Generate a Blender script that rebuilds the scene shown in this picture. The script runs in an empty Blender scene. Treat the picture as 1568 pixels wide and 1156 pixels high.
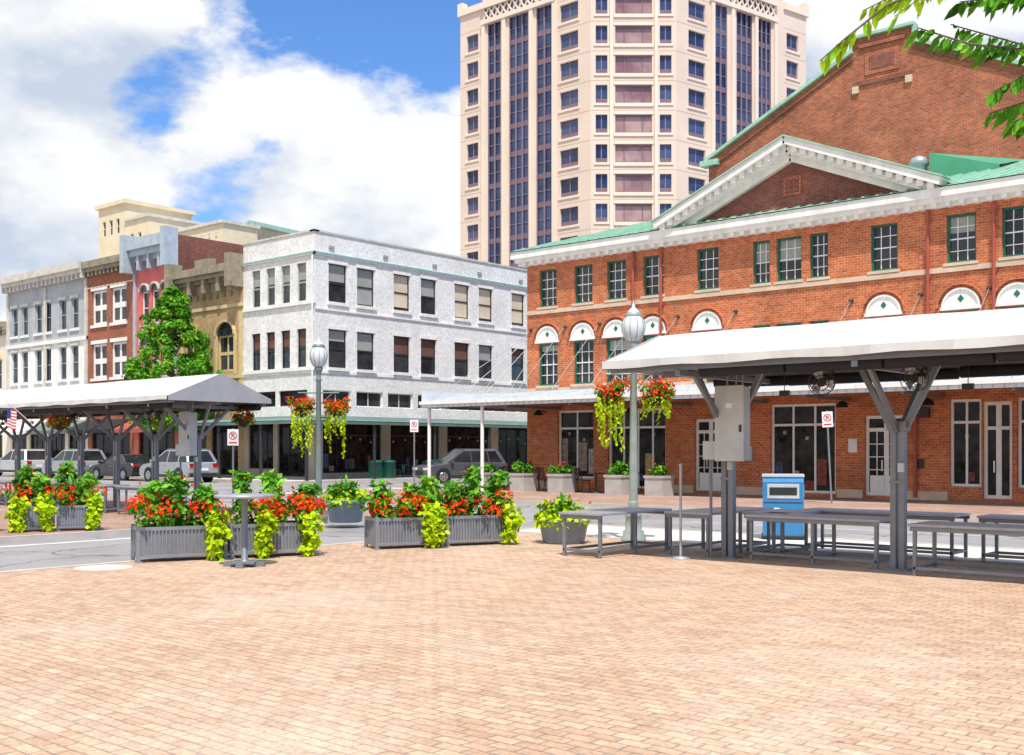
import bpy, math, random
from mathutils import Vector, Matrix
random.seed(11)
R = random.random
def U(a,b): return a+(b-a)*random.random()

# ------------------------------------------------------------ materials
MATS = {}
def newmat(name):
    m = bpy.data.materials.new(name); m.use_nodes = True
    nt = m.node_tree; b = nt.nodes["Principled BSDF"]
    MATS[name] = m
    return m, nt, b
def N(nt, t, **kw):
    n = nt.nodes.new(t)
    for k, v in kw.items():
        if k in n.inputs: n.inputs[k].default_value = v
        else: setattr(n, k, v)
    return n
def mixrgb(nt, mode, fac, a, b):
    n = nt.nodes.new('ShaderNodeMix'); n.data_type = 'RGBA'; n.blend_type = mode
    for sock, val in ((n.inputs[0], fac), (n.inputs[6], a), (n.inputs[7], b)):
        if isinstance(val, bpy.types.NodeSocket): nt.links.new(val, sock)
        elif isinstance(val, (int, float)): sock.default_value = val
        else: sock.default_value = (*val[:3], 1)
    return n.outputs[2]
def ramp(nt, src, p0, c0, p1, c1):
    r = nt.nodes.new('ShaderNodeValToRGB')
    r.color_ramp.elements[0].position = p0; r.color_ramp.elements[0].color = (*c0, 1)
    r.color_ramp.elements[1].position = p1; r.color_ramp.elements[1].color = (*c1, 1)
    nt.links.new(src, r.inputs[0]); return r.outputs[0]
def pm(name, col, rough=0.7, metal=0.0, ns=1.5, amt=0.18, bump=0.0, spec=0.4, streak=False):
    m, nt, b = newmat(name)
    tc = N(nt, 'ShaderNodeTexCoord')
    mp = N(nt, 'ShaderNodeMapping'); nt.links.new(tc.outputs['Object'], mp.inputs[0])
    if streak: mp.inputs['Scale'].default_value = (2.2, 2.2, 0.35)
    no = N(nt, 'ShaderNodeTexNoise', Scale=ns, Detail=5.0, Roughness=0.65); nt.links.new(mp.outputs[0], no.inputs[0])
    f = ramp(nt, no.outputs[0], 0.3, (1-amt,)*3, 0.7, (1+amt*0.5,)*3)
    nt.links.new(mixrgb(nt, 'MULTIPLY', 1.0, col, f), b.inputs['Base Color'])
    b.inputs['Roughness'].default_value = rough; b.inputs['Metallic'].default_value = metal
    b.inputs['Specular IOR Level'].default_value = spec
    if bump:
        n2 = N(nt, 'ShaderNodeTexNoise', Scale=ns*12, Detail=3.0); nt.links.new(tc.outputs['Object'], n2.inputs[0])
        bp = N(nt, 'ShaderNodeBump', Strength=bump, Distance=0.02); nt.links.new(n2.outputs[0], bp.inputs['Height'])
        nt.links.new(bp.outputs[0], b.inputs['Normal'])
    return m
def brickmat(name, c1, c2, mo, bw=0.22, bh=0.075, ms=0.008, ground=False, amt=0.25, ns=0.5, bump=0.3, rough=0.85):
    m, nt, b = newmat(name)
    tc = N(nt, 'ShaderNodeTexCoord')
    sp = N(nt, 'ShaderNodeSeparateXYZ'); nt.links.new(tc.outputs['Object'], sp.inputs[0])
    cb = N(nt, 'ShaderNodeCombineXYZ')
    if ground:
        nt.links.new(sp.outputs[0], cb.inputs[0]); nt.links.new(sp.outputs[1], cb.inputs[1])
    else:
        ad = N(nt, 'ShaderNodeMath', operation='ADD'); nt.links.new(sp.outputs[0], ad.inputs[0]); nt.links.new(sp.outputs[1], ad.inputs[1])
        nt.links.new(ad.outputs[0], cb.inputs[0]); nt.links.new(sp.outputs[2], cb.inputs[1])
    vec = cb.outputs[0]
    if ground:
        nw = N(nt, 'ShaderNodeTexNoise', Scale=0.9, Detail=3.0); nt.links.new(vec, nw.inputs[0])
        va = N(nt, 'ShaderNodeVectorMath', operation='MULTIPLY_ADD'); nt.links.new(nw.outputs['Color'], va.inputs[0])
        va.inputs[1].default_value = (0.09, 0.09, 0); nt.links.new(vec, va.inputs[2]); vec = va.outputs[0]
    br = N(nt, 'ShaderNodeTexBrick'); nt.links.new(vec, br.inputs[0])
    br.inputs['Color1'].default_value = (*c1, 1); br.inputs['Color2'].default_value = (*c2, 1); br.inputs['Mortar'].default_value = (*mo, 1)
    br.inputs['Scale'].default_value = 1; br.inputs['Mortar Size'].default_value = ms; br.inputs['Mortar Smooth'].default_value = 0.3
    br.inputs['Brick Width'].default_value = bw; br.inputs['Row Height'].default_value = bh
    no = N(nt, 'ShaderNodeTexNoise', Scale=ns, Detail=6.0, Roughness=0.7); nt.links.new(tc.outputs['Object'], no.inputs[0])
    f = ramp(nt, no.outputs[0], 0.3, (1-amt,)*3, 0.72, (1+amt*0.6,)*3)
    col = mixrgb(nt, 'MULTIPLY', 1.0, br.outputs[0], f)
    n3 = N(nt, 'ShaderNodeTexNoise', Scale=6.0, Detail=3.0, Roughness=0.8); nt.links.new(tc.outputs['Object'], n3.inputs[0])
    f3 = ramp(nt, n3.outputs[0], 0.32, (0.80,)*3, 0.68, (1.14,)*3)
    col = mixrgb(nt, 'MULTIPLY', 1.0, col, f3)
    if ground:
        n4 = N(nt, 'ShaderNodeTexNoise', Scale=0.45, Detail=9.0, Roughness=0.8); nt.links.new(tc.outputs['Object'], n4.inputs[0])
        f4 = ramp(nt, n4.outputs[0], 0.48, (0, 0, 0), 0.70, (0.55,)*3)
        col = mixrgb(nt, 'MIX', f4, col, (0.66,0.56,0.46))
        n5 = N(nt, 'ShaderNodeTexVoronoi', Scale=1.3); nt.links.new(tc.outputs['Object'], n5.inputs[0])
        f5 = ramp(nt, n5.outputs['Distance'], 0.015, (0.35,)*3, 0.04, (1, 1, 1))
        col = mixrgb(nt, 'MULTIPLY', 0.75, col, f5)
        n6 = N(nt, 'ShaderNodeTexNoise', Scale=28.0, Detail=2.0, Roughness=0.8); nt.links.new(tc.outputs['Object'], n6.inputs[0])
        col = mixrgb(nt, 'MULTIPLY', 1.0, col, ramp(nt, n6.outputs[0], 0.33, (0.78,)*3, 0.62, (1.1,)*3))
    nt.links.new(col, b.inputs['Base Color'])
    b.inputs['Roughness'].default_value = rough; b.inputs['Specular IOR Level'].default_value = 0.25
    bp = N(nt, 'ShaderNodeBump', Strength=bump, Distance=0.01); bp.invert = True
    nt.links.new(br.outputs['Fac'], bp.inputs['Height']); nt.links.new(bp.outputs[0], b.inputs['Normal'])
    return m
def leafmat(name, col, tr=0.35):
    m, nt, b = newmat(name)
    nt.nodes.remove(b)
    out = [n for n in nt.nodes if n.type == 'OUTPUT_MATERIAL'][0]
    d = N(nt, 'ShaderNodeBsdfDiffuse'); t = N(nt, 'ShaderNodeBsdfTranslucent'); mx = N(nt, 'ShaderNodeMixShader')
    tc = N(nt, 'ShaderNodeTexCoord'); no = N(nt, 'ShaderNodeTexNoise', Scale=5.0, Detail=1.0); nt.links.new(tc.outputs['Object'], no.inputs[0])
    f = ramp(nt, no.outputs[0], 0.3, (0.65,)*3, 0.7, (1.3,)*3)
    c = mixrgb(nt, 'MULTIPLY', 1.0, col, f)
    nt.links.new(c, d.inputs[0]); nt.links.new(c, t.inputs[0]); mx.inputs[0].default_value = tr
    nt.links.new(d.outputs[0], mx.inputs[1]); nt.links.new(t.outputs[0], mx.inputs[2]); nt.links.new(mx.outputs[0], out.inputs[0])
def glassmat(name, c0, c1, rough=0.06, ns=0.6, spec=0.5):
    m, nt, b = newmat(name)
    tc = N(nt, 'ShaderNodeTexCoord'); no = N(nt, 'ShaderNodeTexNoise', Scale=ns, Detail=4.0, Roughness=0.6); nt.links.new(tc.outputs['Object'], no.inputs[0])
    nt.links.new(ramp(nt, no.outputs[0], 0.38, c0, 0.62, c1), b.inputs['Base Color'])
    b.inputs['Roughness'].default_value = rough; b.inputs['Specular IOR Level'].default_value = spec
    n2 = N(nt, 'ShaderNodeTexNoise', Scale=1.3); nt.links.new(tc.outputs['Object'], n2.inputs[0])
    bp = N(nt, 'ShaderNodeBump', Strength=0.08, Distance=0.1); nt.links.new(n2.outputs[0], bp.inputs['Height']); nt.links.new(bp.outputs[0], b.inputs['Normal'])

brickmat('plaza_brick', (0.68,0.455,0.305), (0.53,0.335,0.22), (0.34,0.25,0.19), 0.2, 0.1, 0.0085, ground=True, amt=0.16, bump=0.5)
brickmat('walk_brick', (0.46,0.27,0.20), (0.38,0.22,0.16), (0.36,0.27,0.22), 0.2, 0.1, 0.009, ground=True, amt=0.15)
brickmat('market_brick', (0.66,0.20,0.07), (0.48,0.12,0.045), (0.66,0.40,0.27), 0.22, 0.085, 0.007, amt=0.34)
brickmat('hall_brick', (0.50,0.15,0.07), (0.34,0.095,0.05), (0.50,0.31,0.23), 0.22, 0.085, 0.007, amt=0.42)
brickmat('brown_brick', (0.42,0.15,0.08), (0.33,0.11,0.06), (0.38,0.22,0.16), 0.22, 0.085, 0.005)
brickmat('dark_brick', (0.30,0.10,0.07), (0.21,0.075,0.055), (0.30,0.19,0.15), 0.22, 0.085, 0.006, amt=0.4)
brickmat('tan_brick', (0.60,0.40,0.20), (0.50,0.32,0.16), (0.55,0.42,0.28), 0.22, 0.085, 0.006, amt=0.3)
brickmat('white_brick', (0.90,0.88,0.83), (0.84,0.82,0.77), (0.70,0.68,0.64), 0.24, 0.09, 0.006, amt=0.14, bump=0.3)
# asphalt with cracks and worn lanes
m, nt, b = newmat('asphalt')
tc = N(nt,'ShaderNodeTexCoord')
n1 = N(nt,'ShaderNodeTexNoise',Scale=0.35,Detail=6.0,Roughness=0.7); nt.links.new(tc.outputs['Object'],n1.inputs[0])
c = ramp(nt,n1.outputs[0],0.32,(0.25,0.235,0.235),0.68,(0.38,0.355,0.345))
n2 = N(nt,'ShaderNodeTexNoise',Scale=40.0,Detail=2.0); nt.links.new(tc.outputs['Object'],n2.inputs[0])
c = mixrgb(nt,'MULTIPLY',1.0,c,ramp(nt,n2.outputs[0],0.3,(0.8,)*3,0.7,(1.15,)*3))
nw = N(nt,'ShaderNodeTexNoise',Scale=1.5,Detail=3.0); nt.links.new(tc.outputs['Object'],nw.inputs[0])
va = N(nt,'ShaderNodeVectorMath',operation='MULTIPLY_ADD'); nt.links.new(nw.outputs['Color'],va.inputs[0]); va.inputs[1].default_value=(0.8,0.8,0); nt.links.new(tc.outputs['Object'],va.inputs[2])
vo = N(nt,'ShaderNodeTexVoronoi',Scale=0.32); vo.feature='DISTANCE_TO_EDGE'; nt.links.new(va.outputs[0],vo.inputs[0])
c = mixrgb(nt,'MULTIPLY',1.0,c,ramp(nt,vo.outputs['Distance'],0.004,(0.45,)*3,0.012,(1,1,1)))
nt.links.new(c,b.inputs['Base Color']); b.inputs['Roughness'].default_value=0.9; b.inputs['Specular IOR Level'].default_value=0.2
pm('concrete_band', (0.66,0.62,0.56), 0.85, ns=0.8, amt=0.15, bump=0.2)
pm('kerb_stone', (0.54,0.49,0.43), 0.85, ns=1.5)
pm('paint_white_line', (0.74,0.73,0.70), 0.7, ns=4, amt=0.25)
pm('white_paint', (0.88,0.86,0.80), 0.55, ns=1.2, amt=0.16, streak=True)
pm('cream_paint', (0.82,0.75,0.60), 0.6, ns=1.2, amt=0.15, streak=True)
pm('awning_white', (0.62,0.67,0.70), 0.5, ns=0.8, amt=0.15)
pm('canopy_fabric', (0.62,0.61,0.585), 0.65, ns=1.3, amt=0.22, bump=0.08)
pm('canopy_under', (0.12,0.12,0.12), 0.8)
pm('canopy_grey', (0.36,0.36,0.37), 0.6, ns=1.2)
pm('black_cloth', (0.018,0.018,0.02), 0.8)
pm('steel_grey', (0.22,0.235,0.255), 0.45, metal=0.3, ns=3)
pm('steel_light', (0.42,0.44,0.47), 0.4, metal=0.4, ns=3)
pm('table_top', (0.38,0.40,0.44), 0.4, metal=0.3, ns=4)
pm('dark_metal', (0.03,0.035,0.035), 0.5)
pm('lamp_metal', (0.20,0.25,0.24), 0.5, metal=0.2, ns=4)
pm('lamp_metal_pale', (0.36,0.42,0.38), 0.5, metal=0.2, ns=4)
pm('green_frame', (0.02,0.16,0.10), 0.5)
pm('green_awning', (0.13,0.19,0.16), 0.6, ns=1.0, amt=0.3)
pm('green_can', (0.015,0.12,0.08), 0.5)
pm('green_roof', (0.25,0.50,0.34), 0.45, ns=0.5, amt=0.25)
pm('green_vent', (0.08,0.34,0.20), 0.45, ns=0.5, amt=0.2)
pm('green_coping', (0.36,0.58,0.44), 0.5, ns=2, amt=0.25)
pm('teal_trim', (0.30,0.52,0.48), 0.6, ns=3)
pm('pipe_red', (0.42,0.09,0.055), 0.5)
pm('stone_band', (0.66,0.50,0.36), 0.8, ns=2)
pm('white_cornice_grey', (0.66,0.62,0.54), 0.7, ns=2, amt=0.25)
pm('grey_paint', (0.46,0.47,0.48), 0.7, ns=1, amt=0.2)
pm('bluegrey_paint', (0.44,0.51,0.56), 0.7, ns=2, amt=0.2)
pm('pink_paint', (0.70,0.17,0.15), 0.75, ns=1.5, amt=0.2)
pm('gold_stone', (0.72,0.55,0.27), 0.75, ns=2, amt=0.2)
pm('old_metal', (0.33,0.28,0.19), 0.7, ns=2, amt=0.4)
pm('tan_stucco', (0.78,0.65,0.44), 0.8, ns=0.8, amt=0.12)
pm('shop_pier', (0.50,0.42,0.32), 0.8, ns=0.8, amt=0.2)
pm('tower_stone', (0.80,0.63,0.50), 0.75, ns=0.15, amt=0.1)
pm('tower_stone2', (0.86,0.71,0.58), 0.75, ns=0.15, amt=0.06)
pm('tower_joint', (0.60,0.46,0.38), 0.75, ns=0.15, amt=0.1)
pm('tower_mauve', (0.24,0.15,0.17), 0.35, ns=0.3, amt=0.2)
pm('tower_mullion', (0.28,0.23,0.29), 0.5)
pm('roof_tar', (0.30,0.30,0.29), 0.9)
pm('concrete_planter', (0.46,0.43,0.40), 0.85, ns=4, bump=0.2)
pm('planter_steel', (0.27,0.285,0.31), 0.45, metal=0.3, ns=4)
pm('tub_blue', (0.20,0.25,0.30), 0.5, ns=4)
pm('soil', (0.05,0.035,0.025), 0.95)
pm('bin_blue', (0.045,0.22,0.46), 0.4, ns=2, amt=0.15)
pm('bin_grey', (0.55,0.57,0.58), 0.45)
pm('box_grey', (0.50,0.53,0.52), 0.5, ns=2)
pm('bark', (0.16,0.12,0.09), 0.9, ns=6, amt=0.4, bump=0.5)
pm('sign_white', (0.85,0.85,0.85), 0.4)
pm('sign_red', (0.65,0.03,0.03), 0.4)
pm('flag_blue', (0.03,0.05,0.25), 0.7)
pm('tyre', (0.02,0.02,0.02), 0.8)
pm('rim', (0.5,0.5,0.52), 0.3, metal=0.8)
pm('tail_red', (0.45,0.01,0.01), 0.2)
pm('chrome', (0.6,0.6,0.62), 0.2, metal=0.9)
pm('blind', (0.72,0.60,0.44), 0.8, ns=0.8, amt=0.2)
pm('blind_grey', (0.36,0.37,0.33), 0.8, ns=0.8, amt=0.2)
pm('blind_brown', (0.17,0.08,0.055), 0.8, ns=0.8, amt=0.3)
for i,c in enumerate(((0.35,0.28,0.2),(0.12,0.2,0.13),(0.3,0.08,0.06),(0.45,0.42,0.36),(0.08,0.10,0.16),(0.5,0.36,0.15))): pm('display_%d'%i, c, 0.8, ns=7, amt=0.7)
for n, c in (('car_silver',(0.42,0.44,0.46)),('car_grey',(0.13,0.145,0.17)),('car_black',(0.035,0.037,0.04)),('car_white',(0.6,0.6,0.6))):
    m = pm(n, c, 0.25, metal=0.4, ns=0.5, amt=0.05); m.node_tree.nodes['Principled BSDF'].inputs['Coat Weight'].default_value = 0.6
glassmat('win_dark', (0.012,0.016,0.020), (0.05,0.06,0.065))
glassmat('win_shop', (0.004,0.0045,0.005), (0.035,0.028,0.022), ns=2.6, spec=0.2)
glassmat('win_tower', (0.018,0.028,0.075), (0.08,0.10,0.20), ns=0.12, rough=0.1)
glassmat('win_tower_pink', (0.24,0.12,0.13), (0.46,0.30,0.27), ns=0.2, rough=0.12)
glassmat('car_glass', (0.01,0.012,0.015), (0.03,0.035,0.04))
leafmat('leaf_dark', (0.05,0.17,0.02)); leafmat('leaf_mid', (0.11,0.33,0.03)); leafmat('leaf_light', (0.24,0.54,0.045))
leafmat('leaf_lime', (0.60,0.76,0.02)); leafmat('leaf_lime_d', (0.38,0.57,0.015))
leafmat('petal_red', (0.82,0.04,0.012), 0.2); leafmat('petal_orange', (0.88,0.15,0.015), 0.2); leafmat('petal_yellow', (0.8,0.55,0.03), 0.2)
leafmat('leaf_bright', (0.36,0.56,0.025), 0.5)
m, nt, b = newmat('globe_glass'); b.inputs['Base Color'].default_value = (0.66,0.70,0.72,1); b.inputs['Roughness'].default_value = 0.2

# ------------------------------------------------------------ mesh builder
class MB:
    def __init__(s): s.v=[]; s.f=[]; s.m=[]; s.sm=[]; s.ml=[]; s.M=Matrix.Identity(4)
    def mi(s, mat):
        if mat not in s.ml: s.ml.append(mat)
        return s.ml.index(mat)
    def face(s, pts, mat, smooth=False):
        i=len(s.v); M=s.M
        for p in pts: s.v.append(M @ Vector(p))
        s.f.append(tuple(range(i,i+len(pts)))); s.m.append(s.mi(mat)); s.sm.append(smooth)
    def grid(s, P, idx, mat, smooth=False):
        i=len(s.v); M=s.M
        for p in P: s.v.append(M @ Vector(p))
        k=s.mi(mat)
        for f in idx: s.f.append(tuple(i+j for j in f)); s.m.append(k); s.sm.append(smooth)
    def box(s, x0,x1,y0,y1,z0,z1, mat):
        P=[(x0,y0,z0),(x1,y0,z0),(x1,y1,z0),(x0,y1,z0),(x0,y0,z1),(x1,y0,z1),(x1,y1,z1),(x0,y1,z1)]
        s.grid(P, [(0,3,2,1),(4,5,6,7),(0,1,5,4),(1,2,6,5),(2,3,7,6),(3,0,4,7)], mat)
    def obox(s, p0, p1, w, h, mat, up=(0,0,1)):
        p0=Vector(p0); p1=Vector(p1); d=(p1-p0).normalized(); up=Vector(up)
        if abs(d.dot(up))>0.99: up=Vector((1,0,0))
        sd=d.cross(up).normalized()*w/2; u=sd.cross(d).normalized()*h/2
        P=[p0-sd-u,p0+sd-u,p0+sd+u,p0-sd+u,p1-sd-u,p1+sd-u,p1+sd+u,p1-sd+u]
        s.grid(P, [(0,1,2,3),(4,7,6,5),(0,4,5,1),(1,5,6,2),(2,6,7,3),(3,7,4,0)], mat)
    def cyl(s, p0, p1, r0, r1, mat, n=10, smooth=True):
        p0=Vector(p0); p1=Vector(p1); d=(p1-p0).normalized()
        a=d.orthogonal().normalized(); b=d.cross(a)
        P=[]
        for p,r in ((p0,r0),(p1,r1)):
            for i in range(n):
                t=2*math.pi*i/n; P.append(p+(a*math.cos(t)+b*math.sin(t))*r)
        s.grid(P, [(i,(i+1)%n,n+(i+1)%n,n+i) for i in range(n)], mat, smooth)
        s.grid(P[:n], [tuple(range(n))[::-1]], mat); s.grid(P[n:], [tuple(range(n))], mat)
    def lathe(s, c, prof, mat, n=16, smooth=True):
        P=[]
        for r,z in prof:
            for i in range(n):
                t=2*math.pi*i/n; P.append((c[0]+r*math.cos(t), c[1]+r*math.sin(t), c[2]+z))
        I=[]
        for k in range(len(prof)-1):
            for i in range(n): I.append((k*n+i, k*n+(i+1)%n, (k+1)*n+(i+1)%n, (k+1)*n+i))
        s.grid(P, I, mat, smooth)
    def leaf(s, c, size, mat, elong=1.0, nrm=None, droop=None, wd=0.5):
        if nrm is None: nrm=Vector((U(-1,1),U(-1,1),U(-0.3,1)))
        n=nrm.normalized() if nrm.length>0.01 else Vector((0,0,1))
        a=droop.normalized() if droop is not None else n.orthogonal().normalized()
        if droop is None:
            a=Matrix.Rotation(U(0,6.28),3,n) @ a
        b=n.cross(a).normalized()
        c=Vector(c); L=size*elong; w=size*wd
        s.grid([c, c+a*L*0.45+b*w+n*size*0.08, c+a*L, c+a*L*0.45-b*w+n*size*0.08], [(0,1,2,3)], mat)
    def leaf6(s, c, L, w, mat, nrm, d):
        n=nrm.normalized(); a=d.normalized(); b=n.cross(a).normalized(); c=Vector(c); k=n*w*0.35
        mid=[c, c+a*L*0.35-k, c+a*L*0.7-k, c+a*L]
        s.grid([mid[0],mid[1],mid[2],mid[3], c+a*L*0.3+b*w*0.48,c+a*L*0.62+b*w*0.42, c+a*L*0.3-b*w*0.48,c+a*L*0.62-b*w*0.42],
               [(0,1,4),(1,2,5,4),(2,3,5),(0,6,1),(1,6,7,2),(2,7,3)], mat)
    def build(s, name, parent=None, bevel=0):
        me=bpy.data.meshes.new(name); me.from_pydata([tuple(v) for v in s.v], [], s.f)
        for n in s.ml: me.materials.append(MATS[n])
        me.polygons.foreach_set('material_index', s.m); me.polygons.foreach_set('use_smooth', s.sm)
        me.update()
        o=bpy.data.objects.new(name, me); bpy.context.scene.collection.objects.link(o)
        if parent: o.parent=parent
        if bevel:
            b=o.modifiers.new('bevel','BEVEL'); b.width=bevel; b.segments=2; b.limit_method='ANGLE'
        return o
def frame(x,y,ang=0,z=0): return Matrix.Translation((x,y,z)) @ Matrix.Rotation(math.radians(ang),4,'Z')

def wall(mb, s0,s1,z0,z1, ops, mat, t=0.2, rev=None):
    S=sorted(set([s0,s1]+[o[0] for o in ops]+[o[1] for o in ops])); Z=sorted(set([z0,z1]+[o[2] for o in ops]+[o[3] for o in ops]))
    S=[x for x in S if s0-1e-6<=x<=s1+1e-6]; Z=[z for z in Z if z0-1e-6<=z<=z1+1e-6]
    for i in range(len(S)-1):
        j=0
        while j<len(Z)-1:
            cs=(S[i]+S[i+1])/2
            def inside(jj):
                cz=(Z[jj]+Z[jj+1])/2
                return any(o[0]<cs<o[1] and o[2]<cz<o[3] for o in ops)
            if inside(j): j+=1; continue
            k=j
            while k<len(Z)-1 and not inside(k): k+=1
            mb.face([(S[i],0,Z[j]),(S[i+1],0,Z[j]),(S[i+1],0,Z[k]),(S[i],0,Z[k])], mat)
            j=k
    rv=rev or mat
    for a,b,c,d in [o[:4] for o in ops]:
        mb.face([(a,0,c),(a,0,d),(a,t,d),(a,t,c)], rv); mb.face([(b,0,c),(b,t,c),(b,t,d),(b,0,d)], rv)
        mb.face([(a,0,c),(a,t,c),(b,t,c),(b,0,c)], rv); mb.face([(a,0,d),(b,0,d),(b,t,d),(a,t,d)], rv)
def win(mb, a,b,c,d, glass='win_dark', fr='white_paint', t=0.18, nx=1, nz=2, fw=0.05, mw=0.03, meet=True, mun=None):
    mb.face([(a,t,c),(b,t,c),(b,t,d),(a,t,d)], glass)
    y0=t-0.07; y1=t-0.002
    mb.box(a,a+fw,y0,y1,c,d,fr); mb.box(b-fw,b,y0,y1,c,d,fr)
    mb.box(a+fw,b-fw,y0,y1,c,c+fw,fr); mb.box(a+fw,b-fw,y0,y1,d-fw,d,fr)
    mm=mun or fr; ya=t-0.035; yb=t-0.004
    for i in range(1,nx):
        x=a+(b-a)*i/nx; mb.box(x-mw/2,x+mw/2,ya,yb,c+fw,d-fw,mm)
    for j in range(1,nz):
        z=c+(d-c)*j/nz; h=mw*(1.6 if (meet and j*2==nz) else 1)/2
        mb.box(a+fw,b-fw,ya-0.008,yb-0.003,z-h,z+h,mm)
def display(mb,a,b,c,t=0.18,h=1.3):
    # goods and furniture seen just behind the pane
    x=a+0.12
    while x<b-0.25:
        w=U(0.15,0.45); w=min(w,b-0.1-x)
        if R()<0.75:
            z0=c+U(0.1,0.3); mb.box(x,x+w,t-0.012,t-0.003,z0,z0+U(0.25,h),'display_%d'%random.randrange(6))
        x+=w+U(0.03,0.25)
    for i in range(int((b-a)/0.8)):
        x=a+0.4+i*0.8+U(-.1,.1); z=U(1.9,2.25); mb.box(x,x+0.12,t-0.012,t-0.003,z,z+0.12,'display_3'); mb.box(x+0.055,x+0.065,t-0.011,t-0.003,z+0.121,z+0.6,'dark_metal')
def body(mb, s0,s1,dep,z0,z1, mat, roof='roof_tar', rz=None):
    rz=rz if rz is not None else z1-0.3
    mb.face([(s0,0,z0),(s0,0,z1),(s0,dep,z1),(s0,dep,z0)], mat); mb.face([(s1,0,z0),(s1,dep,z0),(s1,dep,z1),(s1,0,z1)], mat)
    mb.face([(s0,dep,z0),(s0,dep,z1),(s1,dep,z1),(s1,dep,z0)], mat)
    mb.face([(s0,0,rz),(s1,0,rz),(s1,dep,rz),(s0,dep,rz)], roof)
    for i,(a,b,c,d) in enumerate(((s0,s1,0.003,0.3),(s0,s1,dep-0.3,dep-0.003),(s0+0.003,s0+0.3,0.3,dep-0.3),(s1-0.3,s1-0.003,0.3,dep-0.3))):
        mb.box(a+0.003,b-0.003,c,d,rz+0.01,z1-0.002,mat)
def cornice(mb, s0,s1,z,h,proj,mat, br=None, bw=0.12, bh=0.35, ends=True):
    e=proj if ends else 0
    mb.box(s0-e,s1+e,-proj,-0.002,z+h*0.5,z+h,mat)
    mb.box(s0-e*0.75,s1+e*0.75,-proj*0.75,-0.003,z+h*0.22,z+h*0.5,mat)
    mb.box(s0-e*0.35,s1+e*0.35,-proj*0.35,-0.004,z,z+h*0.22,mat)
    if br:
        n=int((s1-s0)/br)
        for i in range(n+1):
            x=s0+0.1+(s1-s0-0.2)*i/n
            mb.box(x-bw/2,x+bw/2,-proj*0.7,-0.005,z+h*0.22-bh,z+h*0.22-0.002,mat)

# ------------------------------------------------------------ ground
def sheet(name, x0,x1,y0,y1,z, mat, th=None, kerb='kerb_stone'):
    mb=MB()
    mb.face([(x0,y0,z),(x1,y0,z),(x1,y1,z),(x0,y1,z)], mat)
    if th:
        for a,b in (((x0,y0),(x1,y0)),((x1,y0),(x1,y1)),((x1,y1),(x0,y1)),((x0,y1),(x0,y0))):
            mb.face([(*a,z-th),(*b,z-th),(*b,z),(*a,z)], kerb)
        k=0.18
        for q in ((x0,x1,y0,y0+k),(x0,x1,y1-k,y1),(x0,x0+k,y0+k,y1-k),(x1-k,x1,y0+k,y1-k)):
            mb.face([(q[0],q[2],z+0.004),(q[1],q[2],z+0.004),(q[1],q[3],z+0.004),(q[0],q[3],z+0.004)], kerb)
    return mb.build(name)
sheet('ground', -900,900,-900,900,-0.12,'asphalt')
sheet('brick_plaza', -14.6,60,-40,16.5,0,'plaza_brick', 0.12)
sheet('concrete_pavement', -14.6,60,16.5,19.2,-0.02,'concrete_band', 0.10)
sheet('market_sidewalk', -33.0,40,26.4,70,0,'walk_brick', 0.12)
sheet('corner_sidewalk', -75,-20.2,-2,19.2,0,'walk_brick', 0.12)
sheet('north_sidewalk', -160,-44.5,34.6,70,0,'concrete_band', 0.12)
mb=MB()
def ln(x0,x1,y0,y1): mb.face([(x0,y0,-0.116),(x1,y0,-0.116),(x1,y1,-0.116),(x0,y1,-0.116)],'paint_white_line')
ln(-15.4,-15.1,-20,16); ln(-19.7,-19.5,-20,16)
ln(-14,40,25.9,26.0); ln(-14,40,19.6,19.72)
for i in range(6): ln(-36.5,-33.5,27+i*1.3,27.6+i*1.3)
ln(-90,-20,22.8,22.92); ln(-14,40,22.7,22.8)
mb.build('road_markings')
mb=MB()
mb.lathe((-14.0,7.75,0.006),[(0.001,0.0),(0.36,0.0),(0.38,-0.004)],'concrete_band',24)
mb.build('manhole_cover')

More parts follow.
